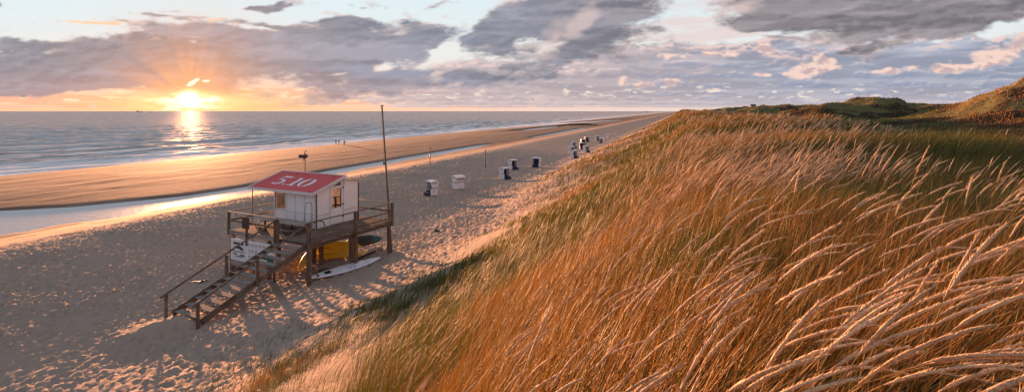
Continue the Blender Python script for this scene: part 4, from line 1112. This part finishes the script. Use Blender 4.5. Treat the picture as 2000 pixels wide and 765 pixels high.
# wooden bench / platform
bn = empty('slatted_bench', at_station(1.1, 1.15, D0), ROT, label='long weathered slatted bench in front of the white cabin wall', cat='bench')
for k in range(5): part('seat_slat', MB().box(0, 3.6, k * .17, k * .17 + .15, .47, .51), WOODL, bn)
for u in (.25, 1.75, 3.25): part('leg_frame', MB().box(u, u + .09, .05, .80, .38, .468).box(u, u + .09, .05, .14, .002, .38).box(u, u + .09, .71, .80, .002, .38), WOOD, bn)
for k in range(2): part('foot_step', MB().box(.1, 3.3, -.42 + k * .17, -.28 + k * .17, .17, .21), WOOD, bn)
for u in (.4, 2.9): part('step_support', MB().box(u, u + .08, -.42, .05, .002, .168), WOOD, bn)
# small brown sign on its own post at the front rail
sg = empty('post_sign', at_station(1.72, -.22, 1.55), ROT, label='square dark brown sign on a short post at the front rail', cat='sign')
part('sign_plate', MB().box(-.30, .30, -.02, .01, 1.25, 1.92), SIGNB, sg, .004)
part('post', MB().box(-.055, .055, .012, .10, .3, 1.86), WOODV, sg)
# notice board under the deck front
nb = empty('notice_board', at_station(.28, -.12, gl(1.8, -.1)), ROT, label='white notice board with posters under the front of the deck', cat='notice board')
zb = D0 - .36 - gl(1.8, -.1)
part('board', MB().box(0, 3.75, -.02, .02, zb - 1.22, zb), WHITE, nb, .004)
part('lower_panel', MB().box(.0, 1.5, -.022, .018, zb - 1.56, zb - 1.225), WOODL, nb, .004)
gp = part('green_panel', MB().box(2.45, 3.7, -.036, -.021, zb - 1.20, zb - .74), mat_flat('green_sign', (.03, .13, .085, 1), .6), nb, .003)
part('green_panel_lettering', MB().box(2.55, 3.15, -.042, -.037, zb - .98, zb - .88).box(2.55, 2.95, -.042, -.037, zb - 1.1, zb - 1.05), WHITE, gp, 0)
for u in (.25, 1.9, 3.6): part('post', MB().box(u - .05, u + .05, .021, .11, -.4, zb), WOODV, nb)
INK = mat_flat('poster_ink', (.035, .045, .06, 1), .6); INK2 = mat_flat('poster_blue', (.16, .22, .30, 1), .6); PAP = mat_flat('poster_paper', (.78, .78, .80, 1), .6); RDD = mat_flat('poster_red', (.35, .03, .03, 1), .6)
ps = part('map_poster', MB().box(.12, 1.38, -.028, -.021, zb - 1.15, zb - .08), PAP, nb, 0)
mp = MB().box(.25, 1.15, -.033, -.029, zb - .32, zb - .20).box(.22, 1.25, -.033, -.029, zb - .74, zb - .70)
def blot(mbq, cx, cz, rx, rz, n=14):
    pts = [(cx + rx * math.cos(6.283 * i / n) * (1 + .35 * rng.random()), cz + rz * math.sin(6.283 * i / n) * (1 + .5 * rng.random())) for i in range(n)]
    mbq.prism(pts, -.034, -.029, 'y')
for a in ((.75, -.48, .22, .06), (1.0, -.55, .14, .05), (.45, -.46, .10, .04)): blot(mp, a[0], zb + a[1], a[2], a[3])
part('map_print', mp, INK, ps, 0)
mp = MB()
for a in ((.40, -.86, .18, .04), (1.05, -.90, .18, .06), (.75, -.98, .3, .03)): blot(mp, a[0], zb + a[1], a[2], a[3])
part('map_print', mp, INK2, ps, 0)
for i in range(9):
    cx = 1.52 + (i % 3) * .30 + (i // 6) * .02; cz = zb - .12 - (i // 3) * .33
    if i // 3 == 3: continue
    p_ = part('notice_sheet', MB().box(cx, cx + .26, -.027, -.021, cz - .28, cz), PAP, nb, 0)
    q = MB(); q.box(cx + .03, cx + .22, -.032, -.028, cz - .08, cz - .045)
    for r_ in range(3): q.box(cx + .03, cx + .10 + .11 * rng.random(), -.032, -.028, cz - .13 - r_ * .04, cz - .118 - r_ * .04)
    part('notice_print', q, (INK2, INK, RDD)[i % 3], p_, 0)
for i in range(4):
    cx = 2.45 + i * .31
    p_ = part('notice_sheet', MB().box(cx, cx + .27, -.027, -.021, zb - .45, zb - .10), PAP, nb, 0)
    part('notice_print', MB().box(cx + .05, cx + .2, -.032, -.028, zb - .22, zb - .16), (INK, RDD, INK2, INK)[i], p_, 0)
# flagpole on the rear right corner
fx, fy = L2W(U1 - .12, V1 + .16)
bz = H(fx, fy)
fp = empty('flagpole', (fx, fy, bz), 0, label='tall bare brown flagpole at the rear right corner of the deck', cat='flagpole')
topx = (746 - 1000) / F * fy - fx
hh_ = CAMZ + (217 - 207) / F * fy - bz
part('pole', MB().tube([(0, 0, -.3), (topx * .35, 0, hh_ * .35), (topx, 0, hh_)], [.075, .065, .045], 10), WOODV, fp, smooth=True, bevel=0)
part('pole_cap', MB().tube([(topx, 0, hh_ + .001), (topx, 0, hh_ + .05)], .11, 12), SIGNB, fp, smooth=False, bevel=0)
part('cleat', MB().box(topx * .6 - .17, topx * .6 - .06, -.05, .05, hh_ * .60, hh_ * .60 + .16), DARK, fp)
part('halyard', MB().tube([(topx - .06, -.02, hh_ - .05), (topx * .6 - .10, -.02, hh_ * .6)], .006, 4), WOODL, fp, bevel=0)
# signal lamp pole behind the cabin
lx, ly = L2W(.42, 4.95)
lp = empty('loudspeaker_pole', (lx, ly, DZ), ROT, label='thin brown pole with a box loudspeaker rising behind the red roof', cat='loudspeaker')
tz = CAMZ - (300 - 217) / F * ly - DZ
part('pole', MB().tube([(0, 0, 0), (0, 0, tz)], .03, 8), SIGNB, lp, 0, smooth=True)
part('speaker_box', MB().prism([(-.50, tz - .28), (-.46, tz - .08), (.10, tz - .05), (.14, tz - .22), (.0, tz - .30)], -.12, .12, 'y'), SIGNB, lp, .01)
part('speaker_horn', MB().tube([(-.02, 0, tz - .12), (-.04, 0, tz + .08), (.02, 0, tz + .17), (.10, 0, tz + .12)], .03, 8), DARK, lp, 0, smooth=True)
part('mount', MB().box(-.16, -.10, -.04, .04, tz - .48, tz - .29), TRIM, lp, .004)

# ------------------------------------------------------------------ boards stored under the deck
def board_mesh(name, L, W, Tk, mats, parent, nose=.5, rocker=.06, k=26, m=8):
    """a surfboard: outline, domed deck, rocker; x is its length"""
    V = []; Fc = []; 
    for i in range(k + 1):
        u = i / k; x = (u - .5) * L
        w = W / 2 * max(.02, (1 - abs(2 * u - 1) ** 2.2)) ** .68 * (1 - .10 * (u - nose))
        z0 = rocker * (2 * u - 1) ** 2 * (1.6 if u > .5 else .5)
        for j in range(2 * m):
            a = 2 * math.pi * j / (2 * m)
            cy = math.cos(a); sz = math.sin(a)
            V.append((x, w * math.copysign(abs(cy) ** .8, cy), z0 + Tk / 2 * math.copysign(abs(sz) ** .75, sz) * (w / (W / 2)) ** .5))
    n = 2 * m
    for i in range(k):
        for j in range(n): Fc.append((i * n + j, i * n + (j + 1) % n, (i + 1) * n + (j + 1) % n, (i + 1) * n + j))
    Fc += [tuple(range(n)), tuple(k * n + j for j in range(n))]
    mb_ = MB(); mb_.add(V, Fc)
    return mb_.build(name, mats, parent, 0, smooth=True)
def mat_board(name, c1, c2, at=.0, width=.02, spots=None):
    m, g, b = mat_new(name); p = P(g, True); x, y, z = g.sep(p)
    n = g.noise(p, 3, 4, .6)
    f = g.sstep(x, at - width, at + width)
    c = g.mix(f, c1, c2)
    if spots: c = g.mix(g.sstep(g.noise(p, 7, 6, .75), .56, .60) * g.sstep(x, -.3, .1) * g.sstep(x, 1.6, 1.2) * .9, c, spots)
    c = g.mix(g.sstep(n, .55, .8) * .25, c, (.25, .2, .16, 1))
    g.put(b.inputs['Base Color'], c); b.inputs['Roughness'].default_value = .42
    return m
YEL = mat_board('yellow_board_paint', (.86, .60, .04, 1), (.86, .60, .04, 1))
TEAL = mat_board('teal_board_paint', (.016, .02, .022, 1), (.012, .085, .10, 1), .55)
WHB = mat_board('white_board_paint', (.72, .72, .80, 1), (.72, .72, .80, 1), spots=(.05, .06, .20, 1))
OLV = mat_board('olive_board_paint', (.18, .14, .08, 1), (.22, .17, .09, 1))
def place_board(label, P0, P1, W, Tk, mat, roll=0, lift=.06, detail=None, name='surfboard', L=None, group=None):
    P0 = Vector(P0); P1 = Vector(P1); d = P1 - P0; Lb = L or d.length
    e = empty(name, (P0 + P1) / 2 + Vector((0, 0, lift)), 0, label=label, cat='surfboard', group=group)
    yaw = math.atan2(d.y, d.x); pitch = -math.asin(max(-1, min(1, d.z / d.length)))
    e.rotation_mode = 'XYZ'
    e.rotation_euler = (Matrix.Rotation(yaw, 3, 'Z') @ Matrix.Rotation(pitch, 3, 'Y') @ Matrix.Rotation(roll, 3, 'X')).to_euler()
    b = board_mesh('hull', Lb, W, Tk, mat, e)
    if detail: detail(e, Lb, W, Tk)
    return e
def fins(e, Lb, W, Tk):
    for s in (-1, 1): MB().prism([(-Lb * .42, Tk * .5 - .03), (-Lb * .42 + .20, Tk * .5 - .03), (-Lb * .42 + .04, Tk * .5 + .16)], s * .13 - .008, s * .13 + .008, 'y').build('fin', DARK, e)
    MB().box(-Lb * .30, -Lb * .22, -.14, .14, Tk * .42, Tk * .5 + .02).build('foot_pad', DARK, e)
    MB().tube([(-Lb * .18, -.05, Tk * .5), (-Lb * .17, 0, Tk * .5 + .07), (-Lb * .18, .06, Tk * .5)], .018, 6).build('strap', NUM, e)
def hull_detail(e, Lb, W, Tk):
    MB().bar((-Lb * .46, 0, Tk * .52 + .05), (-Lb * .10, 0, Tk * .5), .03, .02).build('grip_rail', DARK, e)
    mb_ = MB()
    for k in range(3): mb_.bar((Lb * .18 + k * .07, -.10, Tk * .52), (Lb * .20 + k * .07 + .07, .14, Tk * .52), .018, .01)
    mb_.build('dark_marking', DARK, e)
def gpt(px, py, dz=0.0):
    x, y, z = ground_at(px, py); return Vector((x, y, z + dz))
place_board('long white windsurf board with dark fins lying on the sand beside the deck post', gpt(604, 551), gpt(743, 509), .74, .13, WHB, R(12), .15, fins)
place_board('large yellow board standing on its long edge under the deck', gpt(600, 503, .42), gpt(705, 494, .42), .86, .16, YEL, R(62), .05, hull_detail)
place_board('flat yellow rescue board lying under the upright yellow board', gpt(600, 507), gpt(716, 499), .60, .16, YEL, R(12), .12)
place_board('dark board with teal nose standing on edge under the back corner', gpt(676, 487, .40), gpt(746, 478, .40), .72, .14, TEAL, R(65), .05)
place_board('olive grey board lying at the edge of the pallet under the deck', gpt(684, 513), gpt(757, 482), .50, .10, OLV, R(-28), .16)
place_board('short yellow board with pale rim leaning up behind the front corner post', gpt(583, 531, .0), gpt(617, 503, .55), .50, .09, mat_board('orange_yellow_board', (.80, .52, .05, 1), (.80, .52, .05, 1)), R(48), .12)
# pallet of slats
px_, py_, pz_ = ground_at(655, 520)
pl = empty('slatted_pallet', (px_, py_, pz_), ROT + R(58), label='low slatted timber pallet on the sand under the deck', cat='pallet')
for k in range(8): MB().box(-1.2, 1.2, -.55 + k * .14, -.55 + k * .14 + .09, .10, .125).build('slat', WOODL, pl, .003)
for u in (-1.1, 0, 1.0): MB().box(u, u + .09, -.56, .58, -.05, .098).build('bearer', WOOD, pl, .003)
# a long loose pole lying behind
a = gpt(742, 461); b_ = gpt(775, 460)
ep = empty('loose_pole', a, 0, label='pale pole lying on the sand behind the teal board', cat='pole')
MB().tube([(0, 0, .06), (b_.x - a.x, b_.y - a.y, b_.z - a.z + .10)], .03, 8).build('rod', WOODL, ep, smooth=True)

# ------------------------------------------------------------------ hooded wicker beach chairs
NAVY = mat_flat('navy_fabric', (.018, .024, .075, 1), .8)
WICK = mat_paint('white_wicker', (.66, .64, .65, 1), (.40, .36, .34, 1), .35, .7)
def mat_wicker():
    m, g, b = mat_new('painted_wicker'); p = P(g, True); x, y, z = g.sep(p)
    st_ = g.m('SINE', (x + y) * 42.0)
    n = g.noise(p, 4, 4, .6)
    c = g.mix(g.sstep(st_, .2, .9) * .35, (.82, .80, .82, 1), (.52, .50, .52, 1))
    g.put(b.inputs['Base Color'], g.mix(g.sstep(n, .5, .75) * .3, c, (.4, .35, .3, 1))); b.inputs['Roughness'].default_value = .7
    bump(g, b, g.m('SINE', z * 160.0), .3, .01)
    return m
WICK = mat_wicker()
STRP = mat_flat('dark_edge_strip', (.06, .05, .055, 1), .6)
def make_chair():
    """front faces -y; about 1.2 wide and 1.6 high"""
    e = empty('beach_chair', (0, 0, 0), 0)
    W = .60
    b = MB()
    b.box(-W, -W + .05, -.42, .42, .06, .80).box(W - .05, W, -.42, .42, .06, .80).box(-W + .05, W - .05, .37, .42, .06, .80)
    b.build('base', WICK, e, .01)
    f = MB().box(-W + .05, W - .05, -.44, .36, .06, .40); f.build('front_box', NAVY, e, .01)
    MB().box(-W + .06, W - .06, -.42, .16, .401, .47).build('seat_cushion', NAVY, e, .02)
    MB().box(-W + .06, W - .06, -.74, -.45, .05, .36).build('footrest', NAVY, e, .02)
    MB().add([(-W + .07, .10, .48), (W - .07, .10, .48), (W - .07, .20, .48), (-W + .07, .20, .48), (-W + .07, .26, 1.42), (W - .07, .26, 1.42), (W - .07, .36, 1.42), (-W + .07, .36, 1.42)],
             [(0, 3, 2, 1), (4, 5, 6, 7), (0, 1, 5, 4), (1, 2, 6, 5), (2, 3, 7, 6), (3, 0, 4, 7)]).build('back_cushion', NAVY, e, .02)
    st_ = MB()
    for s in (-.3, 0, .3): st_.add([(s - .03, .092, .50), (s + .03, .092, .50), (s + .03, .252, 1.40), (s - .03, .252, 1.40)], [(0, 1, 2, 3)])
    # hood: side cheeks and a roof
    prof_ = [(-.30, .86), (.44, .86), (.60, 1.40), (.52, 1.55), (.30, 1.62), (-.34, 1.58), (-.42, 1.50)]
    for s in (-1, 1):
        x0, x1 = (-W - .03, -W + .02) if s < 0 else (W - .02, W + .03)
        c = MB().prism(prof_, x0, x1, 'x').build('hood_side', WICK, e, .01)
        MB().box(min(x0, x1) - .012 if s < 0 else x1 + .001, (min(x0, x1) - .001) if s < 0 else x1 + .012, -.24, .38, 1.36, 1.44).build('dark_stripe', STRP, c)
        MB().box((-W - .02) if s < 0 else W + .001, (-W - .001) if s < 0 else W + .02, -.06, .04, .44, .52).build('handle', DARK, e)
        MB().box((-W - .015) if s < 0 else W - .03, (-W + .03) if s < 0 else W + .015, -.42, .43, .801, .845).build('armrest', STRP, e, .008)
    r = MB()
    top = [(-.42, 1.49), (-.34, 1.57), (.30, 1.61), (.52, 1.54), (.60, 1.39), (.44, .86)]
    for (y0, z0), (y1, z1) in zip(top[:-1], top[1:]):
        r.add([(-W + .02, y0, z0), (W - .02, y0, z0), (W - .02, y1, z1), (-W + .02, y1, z1), (-W + .02, y0, z0 + .03), (W - .02, y0, z0 + .03), (W - .02, y1 + .015, z1 + .03), (-W + .02, y1 + .015, z1 + .03)],
              [(0, 3, 2, 1), (4, 5, 6, 7), (0, 1, 5, 4), (1, 2, 6, 5), (2, 3, 7, 6), (3, 0, 4, 7)])
    r.build('hood_roof', WICK, e)
    MB().box(-W + .1, W - .1, .555, .60, 1.20, 1.30).build('back_stripe', STRP, e)
    return e
protoc = make_chair()
CH = [  # px, py of the base, yaw (0 = opening towards the camera), label
    (843, 381, -62, 'hooded beach chair facing the sea, nearest and furthest left, navy footrest out'),
    (895, 369, 208, 'hooded beach chair seen from behind, second from the left with its pale back showing'),
    (986, 349, 48, 'front one of two overlapping hooded beach chairs turned to the right'),
    (1002, 331, 44, 'hooded beach chair just behind the front one of the overlapping pair'),
    (1048, 326, -24, 'hooded beach chair standing alone right of the overlapping pair, opening towards the camera'),
    (1121, 309, 52, 'lowest and nearest hooded beach chair of the far cluster'),
    (1117, 300, 50, 'hooded beach chair directly behind the nearest one of the far cluster'),
    (1120, 289, 56, 'hooded beach chair at the back left of the far cluster'),
    (1145, 298, 55, 'hooded beach chair at the right front of the far cluster'),
    (1136, 291, 22, 'hooded beach chair in the middle of the far cluster facing the camera'),
    (1139, 283, 20, 'hooded beach chair behind the middle one of the far cluster'),
    (1146, 277, 34, 'hooded beach chair at the upper rear of the far cluster'),
    (1166, 275, 55, 'lone hooded beach chair between the far cluster and the last three'),
    (1176, 280, -50, 'hooded beach chair with dark front, nearest of the last three'),
    (1184, 271, -120, 'white backed hooded beach chair, middle of the last three'),
    (1201, 271, 150, 'hooded beach chair furthest along the beach, at the far right'),
]
proj_children = [c for c in bpy.data.objects if c.parent == protoc]
for i, (px, py, yaw, lab) in enumerate(CH):
    x, y, z = ground_at(px, py)
    sight = math.atan2(x, y)
    rz = -sight + R(yaw)
    o = protoc if i == 0 else copy_tree(protoc, (x, y, z - .03), rz)
    o.location = (x, y, z - .03); o.rotation_euler = (0, 0, rz)
    tag(o, lab, 'beach chair', 'hooded beach chairs on the sand')

# ------------------------------------------------------------------ net posts
for (px, py, top, lab) in ((840, 321, 289, 'left one of two bare posts standing in the sand'), (948, 327, 293, 'right one of two bare posts, nearer the beach chairs')):
    x, y, z = ground_at(px, py)
    hgt_ = (py - top) / F * y
    e = empty('net_post', (x, y, z), 0, label=lab, cat='post', group='net posts on the beach')
    MB().tube([(0, 0, -.3), (0, 0, hgt_)], .065, 10).build('post', SIGNB, e, smooth=True)
    MB().tube([(0, 0, hgt_ * .5), (0, 0, hgt_ * .5 + .2)], .09, 10).build('clamp', STEEL, e, smooth=True)
    MB().tube([(0, 0, hgt_ + .001), (0, 0, hgt_ + .06)], .09, 10).build('cap', DARK, e, smooth=True)

# ------------------------------------------------------------------ walkers at the waterline
CLO = {'dark': mat_flat('dark_clothes', (.035, .022, .02, 1), .9), 'tan': mat_flat('ochre_jacket', (.28, .13, .04, 1), .9), 'trs': mat_flat('grey_trousers', (.07, .06, .065, 1), .9),
       'skin': mat_flat('skin', (.45, .28, .20, 1), .6), 'hair': mat_flat('hair', (.05, .03, .02, 1), .8), 'maroon': mat_flat('maroon_jacket', (.10, .025, .025, 1), .9)}
def skin_fig(name, joints, edges, radii, mat, parent):
    me = bpy.data.meshes.new(name); me.from_pydata(joints, edges, []); me.update(); me.materials.append(mat)
    o = bpy.data.objects.new(name, me); COL.objects.link(o); o.parent = parent
    s_ = o.modifiers.new('skin', 'SKIN'); s_.use_smooth_shade = True
    for i, r in enumerate(radii):
        me.skin_vertices[0].data[i].radius = (r, r * .85) if not hasattr(r, '__len__') else r
    me.skin_vertices[0].data[0].use_root = True
    d_ = o.modifiers.new('sub', 'SUBSURF'); d_.levels = 2; d_.render_levels = 2
    return o
def person(px, py, yaw, top, label, stride=.22, legmat='trs'):
    x, y, z = ground_at(px, py)
    e = empty('person', (x, y, z), yaw, label=label, cat='person', group='people walking at the waterline')
    # front is -y.  pelvis root
    J = [(0, 0, .93), (0, 0, 1.15), (0, 0, 1.38), (0, -.01, 1.50), (0, -.02, 1.60), (0, -.02, 1.72),
         (-.10, 0, .88), (-.11, -stride, .50), (-.11, -stride * 1.1, .08), (-.11, -stride * 1.1 - .14, .03),
         (.10, 0, .88), (.11, stride * .4, .50), (.11, stride * 1.5, .10), (.11, stride * 1.5 - .12, .03),
         (-.19, 0, 1.40), (-.25, .08, 1.13), (-.25, .0, .88), (-.25, -.05, .80),
         (.19, 0, 1.40), (.25, -.08, 1.13), (.25, -.16, .90), (.25, -.22, .82)]
    E = [(0, 1), (1, 2), (2, 3), (3, 4), (4, 5), (0, 6), (6, 7), (7, 8), (8, 9), (0, 10), (10, 11), (11, 12), (12, 13), (2, 14), (14, 15), (15, 16), (16, 17), (2, 18), (18, 19), (19, 20), (20, 21)]
    Rr = [.14, .13, .15, .055, .095, .075, .09, .062, .045, .035, .09, .062, .045, .035, .06, .045, .035, .03, .06, .045, .035, .03]
    body = skin_fig('body', J, E, Rr, CLO['skin'], e)
    Jc = [(0, 0, .90), (0, 0, 1.15), (0, 0, 1.40), (-.19, 0, 1.41), (-.25, .08, 1.13), (-.25, .0, .90), (.19, 0, 1.41), (.25, -.08, 1.13), (.25, -.16, .92)]
    skin_fig('jacket', Jc, [(0, 1), (1, 2), (2, 3), (3, 4), (4, 5), (2, 6), (6, 7), (7, 8)], [.165, .155, .165, .075, .062, .052, .075, .062, .052], CLO[top], e)
    Jt = [(0, 0, .93), (-.10, 0, .86), (-.11, -stride, .50), (-.11, -stride * 1.1, .12), (.10, 0, .86), (.11, stride * .4, .50), (.11, stride * 1.5, .14)]
    skin_fig('trousers', Jt, [(0, 1), (1, 2), (2, 3), (0, 4), (4, 5), (5, 6)], [.15, .105, .078, .06, .105, .078, .06], CLO[legmat], e)
    skin_fig('hair', [(0, .0, 1.66), (0, .02, 1.75)], [(0, 1)], [.098, .08], CLO['hair'], e)
    return e
person(656, 281.5, R(70), 'maroon', 'person in dark clothes walking at the waterline, left of the close pair')
person(662, 281.5, R(60), 'tan', 'person in an ochre jacket walking beside the darker figure')
person(672.5, 284.5, R(20), 'dark', 'person in dark clothes standing apart to the right of the pair', .05)

# ------------------------------------------------------------------ groyne, ships, far house, drift debris
gx0 = gpt(1088, 247.2); gx1 = gpt(1166, 244.0)
gr = empty('groyne', gx0, 0, label='row of dark timber groyne posts across the wet sand far along the beach', cat='groyne')
BLK = mat_flat('tarred_timber', (.02, .017, .014, 1), .9)
dv_ = gx1 - gx0; ng = 60
for k in range(ng):
    f = k / (ng - 1); p = dv_ * f
    X0, Y0 = gx0.x + p.x, gx0.y + p.y
    zz = H(X0, Y0) - gx0.z
    hk = (.5 + .9 * math.sin(min(1, f * 1.15) * math.pi) ** .5 + .2 * rng.random())
    MB().tube([(p.x, p.y, zz - .5), (p.x, p.y, zz + hk)], .24, 7).build('pile', BLK, gr)
def ship(px, Y, L, label, blocks):
    x = (px - 1000) / F * Y
    e = empty('cargo_ship', (x, Y, -.3), 0, label=label, cat='ship', group='ships on the horizon')
    sc = L / 100
    MB().prism([(-50 * sc, 9 * sc), (-46 * sc, 0), (46 * sc, 0), (52 * sc, 11 * sc), (40 * sc, 8 * sc), (-30 * sc, 8 * sc)], -8 * sc, 8 * sc, 'y').build('hull', FARM, e)
    for (a, b, h) in blocks: MB().box(a * sc, b * sc, -6 * sc, 6 * sc, 8 * sc + .1, h * sc).build('superstructure', FARM, e)
    MB().tube([(blocks[0][0] * sc + 4 * sc, 0, blocks[0][2] * sc), (blocks[0][0] * sc + 4 * sc, 0, blocks[0][2] * sc + 10 * sc)], 1.0 * sc, 6).build('mast', FARM, e)
    return e
FARM = mat_flat('hazy_ship', (.52, .36, .30, 1), .9)
ship(272, 5200, 55, 'ship on the horizon left of the setting sun', [(-44, -14, 30), (10, 40, 18)])
ship(295, 5600, 30, 'smaller ship on the horizon between the larger ship and the sun', [(10, 40, 26)])
ship(1263, 6000, 60, 'ship on the horizon above the far end of the beach', [(-46, -30, 26), (-20, 40, 14)])
hx = (1471 - 1000) / F * 410; hzz = H(hx, 410)
hs_ = empty('dune_house', (hx, 410, max(hzz, CAMZ + 2.1)), R(-20), label='tiny house standing on the far dune crest', cat='house')
MB().box(-1.8, 1.8, -1.5, 1.5, -3, 1.2).build('wall', mat_flat('house_wall', (.30, .26, .25, 1), .9), hs_)
MB().prism([(-1.8, 1.2), (1.8, 1.2), (0, 2.4)], -2.1, 2.1, 'x').build('roof', mat_flat('house_roof', (.10, .08, .08, 1), .9), hs_)
MB().box(-.4, .0, -.2, .2, 1.6, 3.0).build('chimney', DARK, hs_)
# driftwood branch
x, y, z = ground_at(388, 551)
dw = empty('driftwood', (x, y, z), R(12), label='thin dark driftwood branch lying on the sand left of the stairs', cat='driftwood')
MB().tube([(-.55, 0, .03), (-.2, .03, .05), (.15, 0, .04), (.45, .05, .12)], [.015, .025, .04, .02], 7).build('branch', DARK, dw, smooth=True)
MB().tube([(.1, 0, .05), (.3, -.12, .12), (.5, -.10, .05)], [.03, .02, .01], 6).build('twig', DARK, dw, smooth=True)
x, y, z = ground_at(853, 452)
mbk = MB()
for k in range(7): mbk.tube([(rng.normal(0, .12), rng.normal(0, .1), .0), (rng.normal(0, .08), rng.normal(0, .08), .13), (rng.normal(0, .15), rng.normal(0, .1), .02)], .03, 6)
sw_ = mbk.build('seaweed_clump', DARK, smooth=True); sw_.location = (x, y, z); tag(sw_, 'small dark seaweed clump on the bare sand below the dune', 'seaweed')

# ------------------------------------------------------------------ grass last
make_grass()
make_heads()
